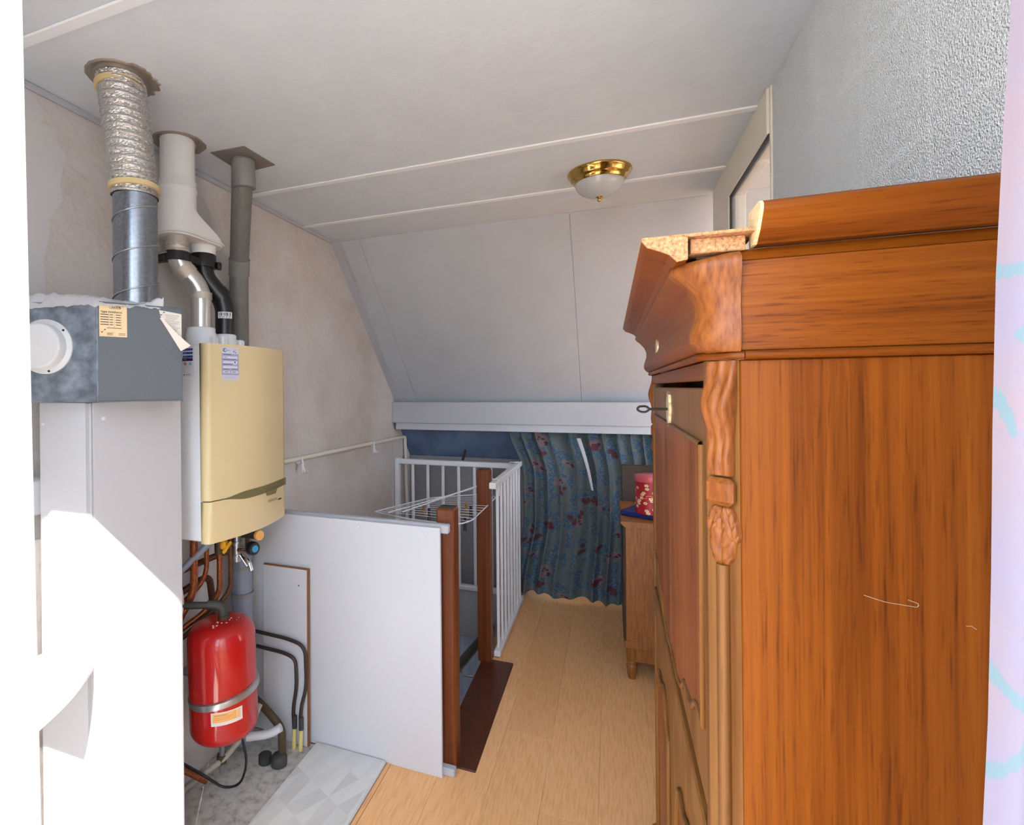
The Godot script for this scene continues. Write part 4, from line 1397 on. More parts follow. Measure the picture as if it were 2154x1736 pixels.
func partition():
	var t := thing("partition_panel", "white melamine panel screening the stairwell beside the boiler", "panel", V(-1.07, 0, -1.925))
	var b := MB.new()
	b.bx(V(LW + 0.01, 0.0, -1.933), V(-0.617, 0.962, -1.917), 0.0015)
	obj("board", b, M.panel, t)
	for x in [-1.239, -0.963, -0.689]:
		b = MB.new()
		b.lathe([Vector2(0.007, 0), Vector2(0.0065, 0.002), Vector2(0, 0.003)], Transform3D(Basis(V(1, 0, 0), V(0, 0, 1), V(0, -1, 0)), V(x, 0.938, -1.917)), 14)
		obj("screw_cap", b, M.milky, t)
	b = MB.new()
	b.bx(V(LW + 0.01, 0.936, -1.965), V(-0.588, 0.972, -1.934), 0.005)
	obj("top_rail", b, M.trim, t)
	b = MB.new()
	b.bx(V(-0.75, 0.0, -1.965), V(-0.572, 0.03, -1.934), 0.004)
	obj("bottom_rail", b, M.trim, t)
	newel(V(-0.612, 0, -2.005), 1.025, "brown wooden newel post at the free end of the white panel")
	newel(V(-0.657, 0, -2.852), 1.05, "brown wooden newel post at the near end of the white railing")
	b = MB.new()
	b.bx(V(-0.674, -0.02, -2.85), V(-0.504, 0.006, -1.99), 0.003)
	tag(obj("stair_sill", b, M.sill_wood), "dark brown sill board between the two newel posts", "sill board")
	# loose board leaning on the panel
	t = thing("loose_board", "white offcut board with raw brown edges leaning on the panel", "board", V(-1.303, 0, -1.90))
	b = MB.new()
	var bb := Basis(V(1, 0, 0), -0.012)
	b.box(V(-1.306, 0.371, -1.898), V(0.226, 0.742, 0.012), 0.0, bb)
	obj("core", b, M.chip, t)
	b = MB.new()
	b.box(V(-1.309, 0.3695, -1.8915), V(0.2195, 0.737, 0.003), 0.0006, bb)
	obj("face", b, M.panel, t)
	b = MB.new()
	b.lathe([Vector2(0.003, 0), Vector2(0.002, 0.001), Vector2(0, 0.0012)], Transform3D(Basis(V(1, 0, 0), V(0, 0, 1), V(0, -1, 0)), V(-1.238, 0.67, -1.8935)), 8)
	obj("screw_hole", b, M.print, t)

func railings():
	# railing along the landing
	var t := thing("stair_railing", "white slatted railing running away beside the stairwell opening", "railing", V(-0.61, 0, -3.27))
	var b := MB.new()
	b.bx(V(-0.620, 0.952, -3.70), V(-0.582, 0.986, -2.80), 0.004)
	obj("top_rail", b, M.white, t)
	b = MB.new()
	b.bx(V(-0.620, 0.004, -3.73), V(-0.582, 0.036, -2.885), 0.004)
	obj("bottom_rail", b, M.white, t)
	b = MB.new()
	b.box(V(-0.601, 0.495, 0), V(0.016, 0.918, 0.016), 0.003)
	var first: MeshInstance3D = null
	for k in 8:
		var z := -2.93 - k * 0.105
		if first == null:
			first = obj("baluster", b, M.white, t)
			first.position = V(0, 0, z) - t.get_meta("at")
		else:
			again("baluster", first, t, V(0, 0, z))
	# hooks of the drying rack over the rail
	# railing at the far side of the well
	t = thing("stair_railing", "white slatted railing across the far side of the stairwell", "railing", V(-1.08, 0, -3.67))
	b = MB.new()
	b.bx(V(LW + 0.005, 0.935, -3.69), V(-0.633, 0.972, -3.65), 0.004)
	obj("top_rail", b, M.white, t)
	b = MB.new()
	b.bx(V(LW + 0.005, 0.045, -3.70), V(-0.633, 0.078, -3.655), 0.004)
	obj("bottom_rail", b, M.white, t)
	b = MB.new()
	b.bx(V(LW + 0.003, 0.0, -3.70), V(LW + 0.035, 0.978, -3.645), 0.004)
	obj("end_post", b, M.white, t)
	b = MB.new()
	b.box(V(0, 0.505, -3.672), V(0.02, 0.865, 0.02), 0.004)
	first = null
	for k in 7:
		var x := -1.388 + k * 0.118
		if first == null:
			first = obj("baluster", b, M.white, t)
			first.position = V(x, 0, 0) - t.get_meta("at")
		else:
			again("baluster", first, t, V(x, 0, 0))

func drying_rack():
	var t := thing("drying_rack", "white wire clothes rack hung over the stairwell behind the panel", "drying rack", V(-0.85, 0.86, -2.6))
	var y := 0.86
	# frame
	var b := MB.new()
	b.tube(bend([V(-1.15, y, -2.48), V(-0.96, y, -2.40), V(-0.68, y, -2.36), V(-0.63, y, -2.46), V(-0.63, y, -3.05), V(-0.70, y, -3.12), V(-0.99, y, -2.9), V(-1.15, y, -2.48)], 0.05), 0.0035, 8)
	obj("frame", b, M.wire, t)
	for k in 11:
		var s := k / 10.0
		b = MB.new()
		b.tube([V(lerp(-1.14, -0.98, s), y, lerp(-2.5, -2.89, s)), V(-0.632, y, lerp(-2.45, -3.04, s))], 0.0016, 6)
		obj("line", b, M.wire, t)
	for d in [[V(-1.06, y + 0.01, -2.44), V(-0.63, y + 0.10, -2.95)], [V(-0.98, y + 0.02, -2.44), V(-0.62, y + 0.12, -2.92)]]:
		b = MB.new()
		b.tube(d, 0.0035, 8)
		obj("arm", b, M.wire, t)
	for p in [V(-0.612, 0.99, -2.9), V(-0.612, 0.99, -3.6)]:
		b = MB.new()
		b.tube(bend([V(-0.655, p.y - 0.02, p.z), V(-0.65, p.y, p.z), V(-0.584, p.y, p.z), V(-0.584, p.y - 0.09, p.z)], 0.012), 0.0035, 8)
		obj("hook", b, M.wire, t)
	var pegs := [[V(-0.93, 0.86, -2.62), 0], [V(-0.895, 0.835, -2.60), 1], [V(-0.775, 0.845, -2.68), 0], [V(-0.725, 0.85, -2.72), 0], [V(-0.695, 0.84, -2.70), 1], [V(-0.725, 0.78, -2.69), 1]]
	var lab := ["brown clothes peg left of the shorter newel post, higher of the pair", "dark clothes peg just left of the shorter newel post", "wooden clothes peg just right of the shorter newel post", "brown clothes peg midway between the newel posts", "dark clothes peg nearest the far newel post", "small dark clothes peg hanging lowest below the rack"]
	for k in 6:
		var p: Vector3 = pegs[k][0]
		var pt := thing("clothes_peg", lab[k], "clothes peg", p, "clothes pegs on the drying rack")
		var m: Material = M.peg if pegs[k][1] == 0 else M.peg_dark
		for s in [-1.0, 1.0]:
			b = MB.new()
			b.box(p + V(s * 0.0045, 0, 0), V(0.006, 0.072, 0.01), 0.0015, Basis(V(0, 0, 1), s * 0.03))
			obj("jaw", b, m, pt)
		b = MB.new()
		b.tube([p + V(-0.009, 0.004, 0), p + V(0.009, 0.004, 0)], 0.003, 8)
		obj("spring", b, M.zinc, pt)

# ---------------------------------------------------------------- far end of the landing
func far_end():
	# pipe on the left wall
	var t := thing("wall_pipe", "cream painted pipe running along the left wall towards the roof slope", "pipe", V(LW + 0.02, 1.13, -2.9))
	var b := MB.new()
	b.tube(bend([V(-1.512, 1.145, -1.95), V(-1.512, 1.125, -3.83), V(-1.505, 0.3, -3.85)], 0.03), 0.0125, 12)
	obj("pipe", b, M.cream, t)
	for z in [-2.33, -3.21]:
		b = MB.new()
		b.box(V(-1.518, 1.127, z), V(0.022, 0.032, 0.018), 0.004)
		obj("clip", b, M.white, t)
	for z in [[-2.33, "white plastic hook hanging from the wall pipe near the boiler"], [-3.21, "white plastic hook hanging from the wall pipe near the roof slope"]]:
		var h := thing("pipe_hook", z[1], "hook", V(-1.505, 1.09, z[0]), "hooks on the wall pipe")
		b = MB.new()
		b.tube(bend([V(-1.497, 1.145, z[0]), V(-1.492, 1.12, z[0]), V(-1.49, 1.09, z[0] - 0.004), V(-1.478, 1.068, z[0] - 0.006), V(-1.466, 1.08, z[0] - 0.006)], 0.012), 0.005, 8)
		obj("shank", b, M.white, h)
		b = MB.new()
		b.box(V(-1.492, 1.095, z[0]), V(0.006, 0.05, 0.02), 0.002)
		obj("tab", b, M.white, h)
	# flowered curtain
	var im := picture(512, 512, C(96, 110, 112))
	var n1 := FastNoiseLite.new(); n1.seed = 3; n1.frequency = 0.018; n1.fractal_octaves = 3
	var n2 := FastNoiseLite.new(); n2.seed = 8; n2.frequency = 0.10
	for y in 512:
		for x in 512:
			var a := n1.get_noise_2d(x, y * 0.7)
			var s := n2.get_noise_2d(x, y)
			var c := C(92, 104, 106).lerp(C(116, 120, 114), clamp(a * 1.5 + 0.4, 0, 1))
			if a > 0.06 and s > -0.15:
				c = C(64, 92, 120)
			im.set_pixel(x, y, c)
	var rng := RandomNumberGenerator.new(); rng.seed = 14
	for k in 16:
		var cx := rng.randf() * 512; var cy := rng.randf() * 512
		for j in 6:
			disc(im, cx + rng.randf_range(-22, 22), cy + rng.randf_range(-12, 12), rng.randf_range(8, 15), C(128, 106, 108), rng.randf_range(5, 9))
		for j in 3:
			disc(im, cx + rng.randf_range(-14, 14), cy + rng.randf_range(-8, 8), rng.randf_range(4, 9), C(70, 50, 62), rng.randf_range(3, 5))
	for k in 16:
		var cx := rng.randf() * 512; var cy := rng.randf() * 512
		for j in 5:
			disc(im, cx + rng.randf_range(-16, 16), cy + rng.randf_range(-14, 14), rng.randf_range(6, 12), C(96, 50, 58), rng.randf_range(5, 9))
	var cm := sheet(im, 0.9)
	cm.uv1_scale = V(1.5, 1.3, 1)
	b = MB.new()
	var rows := []
	for j in 29:
		var v := j / 28.0
		var row := []
		for i in 161:
			var u := i / 160.0
			var gather := 1.0 - 0.1 * sin(v * PI)
			var left: float = -0.70 + 0.10 * smoothstep(1.0, 0.72, v) * smoothstep(0.0, 0.5, v) + 0.02 * (1.0 - v)
			var x: float = lerp(left, 0.46, u)
			var ph := u * 74.0 + 2.2 * sin(u * 9.0) + 0.5 * sin(u * 23.0 + v)
			var amp: float = lerp(0.042, 0.030, v) * (0.7 + 0.3 * sin(u * 17.0))
			var z := -3.80 + amp * sin(ph) + 0.012 * sin(ph * 0.37 + v * 2.0) + 0.006 * sin(v * 7.0 + u * 20.0)
			var hem := 0.012 + 0.02 * absf(sin(u * 11.0)) if j == 0 else 0.0
			row.append(V(x + 0.006 * cos(ph), lerp(0.005, 1.215, v) + hem, z))
		rows.append(row)
	b.grid(rows, 1)
	tag(obj("flowered_curtain", b, cm), "blue-grey flowered curtain hanging under the boxed beam", "curtain")
	b = MB.new()
	var rr := []
	for k in 9:
		var s := k / 8.0
		var p := V(-0.208, 1.15, -3.755).lerp(V(-0.122, 0.80, -3.755), s) + V(0.008 * sin(s * PI), 0, 0)
		var w := 0.012 * (1.0 - 0.6 * s) + 0.002
		rr.append([p - V(w, 0, 0), p + V(0, 0, 0.004), p + V(w, 0, 0)])
	b.grid(rr, 1, false, true)
	tag(obj("curtain_tie", b, M.tie), "white tie band hanging against the flowered curtain", "tie band")
	# something dark peeping over the far rail
	b = MB.new()
	b.box(V(-1.06, 0.985, -3.93), V(0.018, 0.09, 0.012), 0.003, Basis(V(0, 0, 1), -0.3))
	tag(obj("dark_peg", b, M.peg_dark), "dark pointed peg showing above the far railing", "peg")
	# low chest
	t = thing("chest", "oak chest with turned feet standing behind the tall cabinet", "chest", V(0.25, 0, -3.15))
	b = MB.new()
	b.bx(V(0.062, 0.19, -3.42), V(0.44, 0.785, -2.905), 0.003)
	obj("body", b, M.chest_y, t)
	b = MB.new()
	b.prism(PackedVector2Array([Vector2(0.046, 0.796), Vector2(0.040, 0.806), Vector2(0.044, 0.812), Vector2(0.44, 0.812), Vector2(0.44, 0.783), Vector2(0.058, 0.783)]), V(0, 0, -3.44), V(1, 0, 0), V(0, 1, 0), V(0, 0, 0.553))
	obj("top", b, M.chest_y, t)
	b = MB.new()
	b.bx(V(0.052, 0.16, -3.43), V(0.44, 0.196, -2.897), 0.004)
	obj("plinth_moulding", b, M.chest_y, t)
	b = MB.new()
	b.bx(V(0.066, 0.09, -3.41), V(0.436, 0.16, -2.912), 0.003)
	obj("apron", b, M.chest_y, t)
	b = MB.new()
	b.bx(V(0.05, 0.2, -3.42), V(0.063, 0.775, -2.925), 0.002)
	obj("door", b, M.dark_wood, t)
	for p in [V(0.088, 0, -2.93), V(0.088, 0, -3.39)]:
		b = MB.new()
		b.lathe([Vector2(0, 0), Vector2(0.018, 0), Vector2(0.024, 0.04), Vector2(0.026, 0.07), Vector2(0.022, 0.075), Vector2(0.026, 0.085), Vector2(0.022, 0.092), Vector2(0.026, 0.1), Vector2(0.027, 0.165), Vector2(0, 0.165)], Transform3D(Basis.IDENTITY, p), 20)
		obj("foot", b, M.chest_y, t)
	b = MB.new()
	b.bx(V(0.055, 0.81, -3.44), V(0.40, 1.03, -3.41), 0.003)
	obj("back_board", b, M.dark_wood, t)
	# blue box and red tin
	b = MB.new()
	b.box(V(0.185, 0.826, -3.06), V(0.24, 0.026, 0.17), 0.004, Basis(V(0, 1, 0), -0.45))
	tag(obj("blue_box", b, M.navy), "flat dark blue box under the red tin", "box")
	im = picture(512, 256, C(168, 22, 38))
	rng.seed = 77
	for k in 60:
		var cx := rng.randf() * 512; var cy := rng.randf_range(10, 246)
		for j in 5:
			var a := TAU * j / 5.0
			disc(im, cx + cos(a) * 7, cy + sin(a) * 7, 5, C(226, 206, 160))
		disc(im, cx, cy, 3.5, C(196, 120, 70))
	for k in 20:
		var cx := rng.randf() * 512; var cy := rng.randf_range(10, 246)
		var a0 := rng.randf() * TAU
		for j in 24:
			var a := a0 + j * 0.13
			disc(im, cx + cos(a) * 18, cy + sin(a) * 12, 1.8, C(220, 150, 130))
	t = thing("red_tin", "round red tin with cream flowers on the blue box", "tin", V(0.19, 0.84, -3.02))
	b = MB.new()
	b.lathe([Vector2(0.0785, 0.0), Vector2(0.0785, 0.165)], Transform3D(Basis.IDENTITY, V(0.193, 0.84, -3.02)), 36)
	obj("body", b, sheet(im, 0.35), t)
	b = MB.new()
	b.lathe([Vector2(0.08, 0.165), Vector2(0.082, 0.168), Vector2(0.082, 0.19), Vector2(0.078, 0.195), Vector2(0.0, 0.197)], Transform3D(Basis.IDENTITY, V(0.193, 0.84, -3.02)), 36)
	obj("lid", b, mat(C(200, 86, 96), 0.3), t)

func lamp():
	var c := V(-0.037, CH, -2.283)
	var t := thing("ceiling_lamp", "brass ceiling lamp with frosted white glass bowl", "lamp", c)
	var b := MB.new()
	var tr := Transform3D(Basis.IDENTITY, c)
	b.lathe([Vector2(0.0, -0.001), Vector2(0.08, -0.046), Vector2(0.094, -0.046), Vector2(0.098, -0.042), Vector2(0.099, -0.034), Vector2(0.107, -0.03), Vector2(0.113, -0.024), Vector2(0.116, -0.014), Vector2(0.122, -0.010), Vector2(0.125, -0.005), Vector2(0.124, 0.0), Vector2(0.0, 0.0)], tr, 48, 2, -0.2)
	obj("brass_ring", b, M.brass, t)
	b = MB.new()
	var prof := []
	for k in 13:
		var a := PI * 0.5 * k / 12.0
		prof.append(Vector2(0.095 * sin(a), -0.04 - 0.062 * cos(a)))
	b.lathe(prof, tr, 48)
	obj("glass_bowl", b, M.opal, t)
	b = MB.new()
	b.lathe([Vector2(0, -0.120), Vector2(0.005, -0.119), Vector2(0.0085, -0.115), Vector2(0.0085, -0.110), Vector2(0.006, -0.107), Vector2(0.014, -0.104), Vector2(0.014, -0.100), Vector2(0, -0.098)], tr, 20)
	obj("finial", b, M.brass, t)

# ---------------------------------------------------------------- tall cabinet on the right
func wardrobe():
	var FX := 0.1116     # front face
	var ZN := -0.72      # near side
	var ZF := -1.712     # far side
	var t := thing("tall_cabinet", "tall antique oak cabinet with carved corners and damaged cornice on the right", "cabinet", V(0.28, 0, -1.216))
	var b := MB.new()
	# carcass, side boards
	b.bx(V(0.1416, 0.10, ZN - 0.02), V(RW - 0.004, 1.531, ZN), 0.002)
	obj("side_panel", b, M.oak_y, t)
	b = MB.new()
	b.bx(V(0.1416, 0.10, ZF), V(RW - 0.004, 1.531, ZF + 0.02), 0.002)
	obj("side_panel", b, M.oak_y, t)
	b = MB.new()
	b.bx(V(RW - 0.02, 0.10, ZF + 0.02), V(RW - 0.005, 1.66, ZN - 0.02))
	obj("back_panel", b, M.oak_y, t)
	b = MB.new()
	b.bx(V(0.13, 1.51, ZF + 0.02), V(RW - 0.02, 1.531, ZN - 0.02))
	obj("top_panel", b, M.raw_wood, t)
	b = MB.new()
	b.bx(V(0.20, 0.10, ZF + 0.02), V(0.21, 1.51, ZN - 0.02))
	obj("inner_panel", b, M.dark_wood, t)
	# scratches in the varnish on the near side
	b = MB.new()
	b.tube(bend([V(0.257, 1.268, ZN + 0.0004), V(0.275, 1.263, ZN + 0.0004), V(0.303, 1.261, ZN + 0.0004), V(0.304, 1.265, ZN + 0.0004), V(0.295, 1.268, ZN + 0.0004)], 0.004, 4), 0.0004, 5)
	obj("scratch", b, mat(C(168, 140, 112), 0.7), t)
	b = MB.new()
	b.tube([V(0.342, 1.247, ZN + 0.0004), V(0.346, 1.248, ZN + 0.0004), V(0.350, 1.245, ZN + 0.0004)], 0.0004, 5)
	obj("scratch", b, mat(C(168, 140, 112), 0.7), t)
	# plinth
	b = MB.new()
	b.bx(V(0.098, 0.0, ZF - 0.012), V(RW - 0.004, 0.10, ZN + 0.012), 0.008)
	obj("plinth", b, M.oak_x, t)
	# canted corner posts
	var a := 0.03
	for k in 2:
		b = MB.new()
		if k == 0:
			b.prism(PackedVector2Array([Vector2(0.1414, ZN - 0.0005), Vector2(FX, ZN - a), Vector2(FX, ZN - a - 0.022), Vector2(0.1414, ZN - a - 0.022)]), V(0, 0.10, 0), V(1, 0, 0), V(0, 0, 1), V(0, 1.431, 0))
		else:
			b.prism(PackedVector2Array([Vector2(0.1414, ZF + 0.0005), Vector2(FX, ZF + a), Vector2(FX, ZF + a + 0.022), Vector2(0.1414, ZF + a + 0.022)]), V(0, 0.10, 0), V(1, 0, 0), V(0, 0, 1), V(0, 1.431, 0))
		obj("corner_post", b, M.stile_y, t)
	# carved ornament on each canted corner: console, block, leaves, slim column
	for k in 2:
		var sgn := 1.0 if k == 0 else -1.0
		var zc: float = ZN - a * 0.5 if k == 0 else ZF + a * 0.5
		var o := V(0.1266, 0, zc)
		var nn := V(-1, 0, sgn).normalized()
		var uu := V(1, 0, sgn).normalized() * sgn
		var up := V(0, 1, 0)
		carving(t, o, nn, uu, up)
	# rails and frames of the front
	b = MB.new()
	b.bx(V(FX, 1.507, ZF + 0.052), V(0.135, 1.531, ZN - 0.052), 0.001)
	obj("top_rail", b, M.oak_z, t)
	b = MB.new()
	b.bx(V(FX - 0.003, 0.868, ZF + 0.052), V(0.135, 0.926, ZN - 0.052), 0.003)
	obj("middle_rail", b, M.stile_y, t)
	# fall front
	b = MB.new()
	b.bx(V(FX + 0.004, 0.933, ZF + 0.055), V(0.132, 1.497, ZN - 0.056), 0.002)
	var flap := obj("fall_front", b, M.stile_y, t)
	# sunk panel with shaped lower edge: frame strips and veneer
	b = MB.new()
	var pp := PackedVector2Array([Vector2(-0.81, 1.42), Vector2(-1.62, 1.42)])
	for i in 33:
		var s := i / 32.0
		var zz: float = lerp(-1.62, -0.81, s)
		var d := absf(s - 0.5) * 2.0
		var yy := 0.955 + 0.03 * (1.0 - cos(d * PI)) * 0.5 + 0.022 * smoothstep(0.42, 0.5, d) + 0.03 * smoothstep(0.72, 0.86, d) - 0.012 * sin(clampf(d / 0.45, 0.0, 1.0) * PI)
		pp.append(Vector2(zz, yy))
	b.prism(pp, V(FX + 0.0035, 0, 0), V(0, 0, 1), V(0, 1, 0), V(-0.0015, 0, 0))
	var pn := obj("veneer_panel", b, M.veneer, flap)
	b = MB.new()
	var loop := []
	for q in pp: loop.append(V(FX + 0.002, q.y, q.x))
	loop.append(loop[0])
	b.tube(loop, 0.0045, 8, false)
	obj("panel_moulding", b, M.stile_y, flap)
	# escutcheon and key
	b = MB.new()
	var esc := PackedVector2Array()
	for i in 28:
		var an := TAU * i / 28.0
		var rr := 1.0 + 0.08 * cos(an * 7.0)
		esc.append(Vector2(-1.23 + cos(an) * 0.026 * rr, 1.452 + sin(an) * 0.036 * rr))
	b.prism(esc, V(FX + 0.004, 0, 0), V(0, 0, 1), V(0, 1, 0), V(-0.005, 0, 0))
	obj("escutcheon", b, M.gold, flap).set_meta("label", "pale embossed keyhole plate")
	b = MB.new()
	b.tube([V(FX, 1.452, -1.23), V(FX - 0.035, 1.4515, -1.23)], 0.0028, 8)
	b.tube(bend([V(FX - 0.035, 1.4515, -1.23), V(FX - 0.042, 1.458, -1.23), V(FX - 0.056, 1.457, -1.23), V(FX - 0.06, 1.451, -1.23), V(FX - 0.054, 1.446, -1.23), V(FX - 0.042, 1.445, -1.23), V(FX - 0.035, 1.4515, -1.23)], 0.006), 0.0024, 8)
	obj("key", b, M.key, flap)
	# lower doors with arched fields
	for k in 2:
		var z0: float = lerp(ZF + 0.055, ZN - 0.054, 0.5 * k) + 0.001
		var z1: float = lerp(ZF + 0.055, ZN - 0.054, 0.5 * (k + 1)) - 0.001
		b = MB.new()
		b.bx(V(FX + 0.004, 0.11, z0), V(0.132, 0.864, z1), 0.002)
		var dr := obj("door", b, M.stile_y, t)
		b = MB.new()
		var zm := (z0 + z1) * 0.5
		var w := (z1 - z0) * 0.5 - 0.075
		var arc := PackedVector2Array([Vector2(zm - w, 0.19), Vector2(zm + w, 0.19)])
		for i in 21:
			var an := PI * i / 20.0
			arc.append(Vector2(zm + cos(an) * w, 0.66 + sin(an) * 0.10 + 0.012 * sin(an * 6.0)))
		b.prism(arc, V(FX + 0.0035, 0, 0), V(0, 0, 1), V(0, 1, 0), V(-0.0015, 0, 0))
		obj("door_panel", b, M.veneer, dr)
		b = MB.new()
		loop = []
		for q in arc: loop.append(V(FX + 0.001, q.y, q.x))
		loop.append(loop[0])
		b.tube(loop, 0.0055, 8, false)
		obj("panel_moulding", b, M.stile_y, dr)
	# bead below the frieze
	b = MB.new()
	b.tube([V(RW - 0.01, 1.536, ZN + 0.004), V(0.146, 1.536, ZN + 0.004)], 0.0055, 10)
	b.tube(bend([V(0.146, 1.536, ZN + 0.004), V(0.136, 1.536, ZN + 0.002), V(FX - 0.006, 1.536, ZN - a + 0.004), V(FX - 0.006, 1.536, ZF + a), V(0.136, 1.536, ZF - 0.002)], 0.01), 0.005, 10)
	obj("bead", b, M.oak_x, t)
	# frieze moulding of the front: ogee pulled along, turned round the near corner
	var og := [Vector2(0.002, 1.540), Vector2(0.012, 1.543), Vector2(0.0185, 1.552), Vector2(0.0195, 1.562), Vector2(0.0165, 1.574), Vector2(0.0125, 1.586), Vector2(0.0125, 1.600), Vector2(0.018, 1.614), Vector2(0.030, 1.628), Vector2(0.041, 1.638), Vector2(0.0425, 1.644), Vector2(0.040, 1.650), Vector2(0.0, 1.657)]
	var poly := PackedVector2Array()
	for q in og: poly.append(Vector2(FX - q.x, q.y))
	poly.append(Vector2(0.16, 1.657)); poly.append(Vector2(0.16, 1.540))
	b = MB.new()
	b.prism(poly, V(0, 0, ZF - 0.004), V(1, 0, 0), V(0, 1, 0), V(0, 0, ZN - a - ZF + 0.004), true)
	obj("front_frieze", b, M.oak_z, t)
	b = MB.new()
	var rows := []
	for q in og:
		var row := []
		for i in 11:
			var ph := PI * 0.5 * i / 10.0
			row.append(V(0.1416 - cos(ph) * (0.1416 - FX + q.x), q.y, ZN - a + sin(ph) * (a + 0.008 + q.x * 0.25)))
		rows.append(row)
	b.grid(rows, 4)
	b.group(-1)
	for i in 10:
		b.tri(rows[rows.size() - 1][i], rows[rows.size() - 1][i + 1], V(0.1416, 1.657, ZN - a))
	obj("corner_frieze", b, M.carve, t)
	b = MB.new()
	b.bx(V(0.1418, 1.5415, ZN - 0.02), V(RW - 0.004, 1.646, ZN + 0.008), 0.001)
	obj("side_frieze", b, M.oak_x, t)
	b = MB.new()
	b.prism(PackedVector2Array([Vector2(ZN + 0.009, 1.646), Vector2(ZN - 0.004, 1.661), Vector2(ZN - 0.03, 1.661), Vector2(ZN - 0.03, 1.646)]), V(0.1418, 0, 0), V(0, 0, 1), V(0, 1, 0), V(RW - 0.146, 0, 0))
	obj("side_frieze_cap", b, M.oak_x, t)
	# round plug on the front frieze
	b = MB.new()
	var ring := PackedVector2Array()
	for i in 20:
		var an := TAU * i / 20.0
		ring.append(Vector2(-1.30 + cos(an) * 0.022, 1.582 + sin(an) * 0.023))
	b.prism(ring, V(FX - 0.010, 0, 0), V(0, 0, 1), V(0, 1, 0), V(-0.006, 0, 0))
	obj("frieze_rosette", b, M.gold, t).set_meta("label", "pale round plate on the frieze")
	# crown along the front, broken off at its near end
	b = MB.new()
	b.prism(PackedVector2Array([Vector2(0.086, 1.676), Vector2(0.040, 1.680), Vector2(0.036, 1.676), Vector2(0.042, 1.668), Vector2(0.054, 1.663), Vector2(0.066, 1.657), Vector2(0.074, 1.648), Vector2(0.086, 1.650)]), V(0, 0, ZF - 0.02), V(1, 0, 0), V(0, 1, 0), V(0, 0, -0.70 - ZF + 0.02))
	obj("front_crown", b, M.oak_z, t)
	b = MB.new()
	b.prism(PackedVector2Array([Vector2(0.086, 1.6765), Vector2(0.040, 1.6805), Vector2(0.0365, 1.676), Vector2(0.0425, 1.668), Vector2(0.0545, 1.663), Vector2(0.0665, 1.657), Vector2(0.0745, 1.648), Vector2(0.086, 1.650)]), V(0, 0, -0.7005), V(1, 0, 0), V(0, 1, 0), V(0, 0, 0.003))
	obj("broken_end", b, M.raw_wood, t).set_meta("label", "raw broken end of the cornice")
	b = MB.new()
	b.bx(V(0.036, 1.677, ZF - 0.02), V(0.16, 1.681, -0.70), 0.001)
	obj("crown_top", b, M.raw_wood, t)
	# crown on the near side
	b = MB.new()
	b.prism(PackedVector2Array([Vector2(ZN + 0.010, 1.6625), Vector2(ZN + 0.026, 1.675), Vector2(ZN + 0.040, 1.693), Vector2(ZN + 0.042, 1.700), Vector2(ZN + 0.036, 1.7045), Vector2(ZN - 0.01, 1.7045), Vector2(ZN - 0.01, 1.6625)]), V(0.158, 0, 0), V(0, 0, 1), V(0, 1, 0), V(RW - 0.162, 0, 0))
	obj("side_crown", b, M.oak_x, t)
	b = MB.new()
	b.prism(PackedVector2Array([Vector2(ZN + 0.010, 1.6625), Vector2(ZN + 0.026, 1.675), Vector2(ZN + 0.040, 1.693), Vector2(ZN + 0.042, 1.700), Vector2(ZN + 0.036, 1.7045), Vector2(ZN - 0.01, 1.7045), Vector2(ZN - 0.01, 1.6625)]), V(0.1545, 0, 0), V(0, 0, 1), V(0, 1, 0), V(0.0035, 0, 0))
	obj("sawn_end", b, M.fresh_cut, t).set_meta("label", "pale sawn end of the side cornice")
	# exposed core blocks in the gap
	b = MB.new()
	b.box(V(0.118, 1.668, -0.728), V(0.058, 0.018, 0.03), 0.001, Basis(V(0, 1, 0), 0.10))
	obj("core_block", b, M.raw_wood, t)
	b = MB.new()
	b.box(V(0.122, 1.683, -0.755), V(0.074, 0.010, 0.018), 0.001, Basis(V(0, 1, 0), 0.06) * Basis(V(0, 0, 1), 0.05))
	obj("core_lath", b, M.raw_wood, t)
	b = MB.new()
	b.bx(V(0.10, 1.6565, -0.765), V(0.156, 1.660, -0.735))
	obj("dusty_ledge", b, M.dust_wood, t)

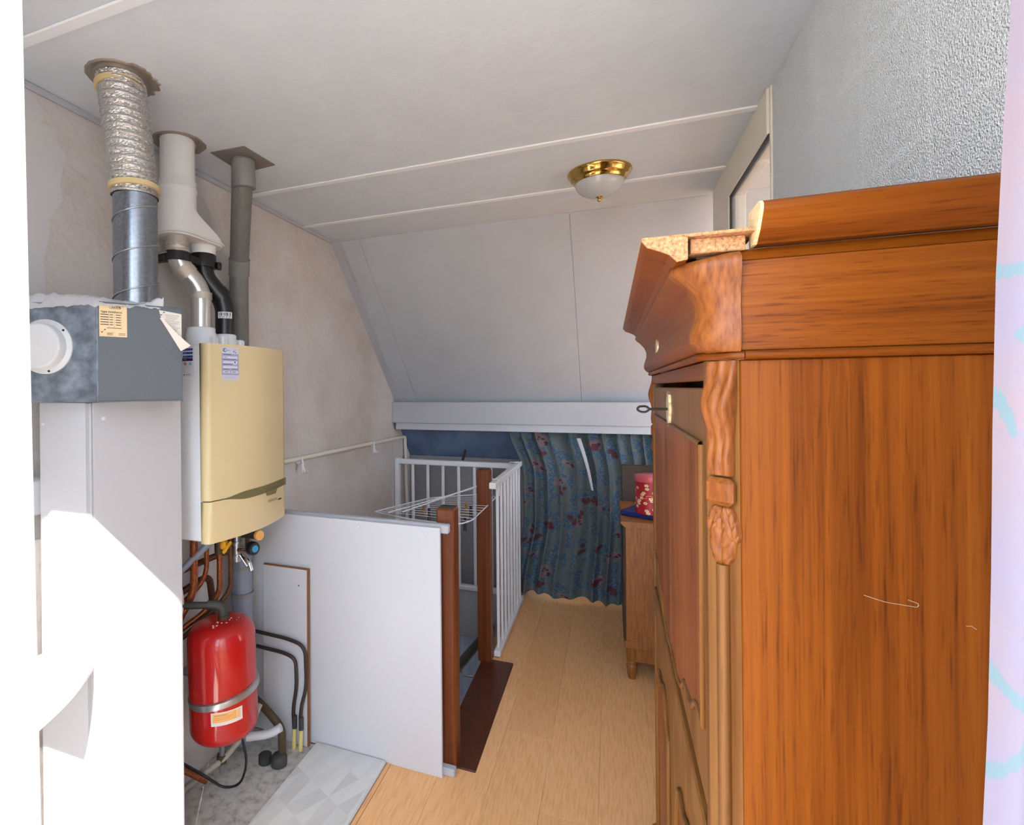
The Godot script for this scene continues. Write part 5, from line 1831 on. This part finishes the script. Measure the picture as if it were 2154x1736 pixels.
func carving(t: Node3D, o: Vector3, nn: Vector3, uu: Vector3, up: Vector3):
	var hw := 0.0185
	# console scroll with flutes
	var b := MB.new()
	var rows := []
	for j in 29:
		var s := j / 28.0
		var y: float = lerp(1.392, 1.530, s)
		var bulge: float = 0.017 * exp(-pow((s - 0.60) / 0.22, 2.0)) + 0.009 * exp(-pow((s - 0.10) / 0.2, 2.0)) + 0.004
		var w: float = hw * (0.80 + 0.20 * smoothstep(0.2, 0.8, s))
		var row := [o - uu * w + up * y]
		for i in 13:
			var a := i / 12.0 * 2.0 - 1.0
			var fl := 0.0014 * cos(a * PI * 2.5)
			var edge := 1.0 - pow(absf(a), 6.0) * 0.35
			row.append(o + uu * a * w + nn * (bulge * edge + fl) + up * y)
		row.append(o + uu * w + up * y)
		rows.append(row)
	b.grid(rows, 5)
	obj("carved_console", b, M.carve, t)
	# round boss behind the scroll
	b = MB.new()
	b.box(o + up * 1.372 + nn * 0.006, V(0.036, 0.034, 0.016), 0.006, Basis(uu, up, nn))
	obj("carved_block", b, M.carve, t)
	# leaf spray: two side leaves and one long one
	for L in [[-0.0095, 1.337, 0.0085, 0.019, -0.28], [0.0105, 1.333, 0.0095, 0.023, 0.25], [0.0, 1.312, 0.0165, 0.031, 0.0]]:
		b = MB.new()
		var cen: Vector3 = o + uu * L[0] + up * L[1]
		var ca := cos(L[4]); var sa := sin(L[4])
		var rr := []
		for j in 29:
			var v := j / 28.0 * 2.0 - 1.0
			var wid: float = L[2] * pow(max(0.0, 1.0 - pow(absf(v), 2.4)), 0.5) + 0.0006
			var row := []
			for i in 17:
				var q := i / 16.0 * 2.0 - 1.0
				var hgt := 0.0085 * pow(max(0.0, 1.0 - pow(absf(q), 3.0)), 0.4) * pow(max(0.0, 1.0 - pow(absf(v), 5.0)), 0.4)
				hgt -= 0.0030 * exp(-pow(q / 0.14, 2.0))
				hgt -= 0.0016 * pow(absf(sin((v - absf(q) * 0.55) * 4.6)), 10.0) * (1.0 if hgt > 0.004 else 0.0)
				var lx: float = q * wid; var ly: float = v * L[3]
				row.append(cen + uu * (lx * ca - ly * sa) + up * (lx * sa + ly * ca) + nn * (hgt - 0.0005))
			rr.append(row)
		b.grid(rr, 5)
		obj("carved_leaf", b, M.carve, t)
	# slim half column below
	b = MB.new()
	b.tube([o + up * 0.14 + nn * 0.002, o + up * 1.283 + nn * 0.002], 0.0075, 14)
	obj("slim_column", b, M.stile_y, t)
	# low carved foot ornament
	b = MB.new()
	b.box(o + up * 0.16 + nn * 0.012, V(0.036, 0.1, 0.03), 0.012, Basis(uu, up, nn))
	obj("carved_foot", b, M.carve, t)

# ---------------------------------------------------------------- pink curtain at the right border
func near_curtain():
	var im := picture(256, 512, C(240, 214, 224))
	var rng := RandomNumberGenerator.new(); rng.seed = 31
	var nz := FastNoiseLite.new(); nz.seed = 2; nz.frequency = 0.006
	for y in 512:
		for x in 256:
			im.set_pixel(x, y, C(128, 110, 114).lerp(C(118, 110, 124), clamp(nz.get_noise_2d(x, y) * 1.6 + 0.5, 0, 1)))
	for k in 40:
		var cx := rng.randf() * 256; var cy := rng.randf() * 512
		var a0 := rng.randf() * TAU; var rr := rng.randf_range(18, 46)
		for j in 40:
			var a := a0 + j * 0.04
			disc(im, cx + cos(a) * rr, cy + sin(a) * rr, rng.randf_range(2.0, 3.6), C(98, 116, 122))
	var m := sheet(im, 0.9)
	m.uv1_scale = V(1.5, 3.0, 1)
	m.backlight_enabled = true
	m.backlight = Color(0.16, 0.14, 0.15)
	var b := MB.new()
	var rows := []
	for j in 25:
		var v := j / 24.0
		var y: float = lerp(0.02, 2.2, v)
		var row := []
		for i in 61:
			var u := i / 60.0
			var left: float = 0.210 + 0.035 * clampf(y - 1.235, -0.6, 0.6) + 0.002 * sin(y * 11.0)
			row.append(V(lerp(left, RW - 0.02, u), y, -0.43 + 0.012 * sin(u * 30.0)))
		rows.append(row)
	b.grid(rows, 1)
	tag(obj("pink_curtain", b, m), "pale pink curtain with light blue sprigs at the right border", "curtain")
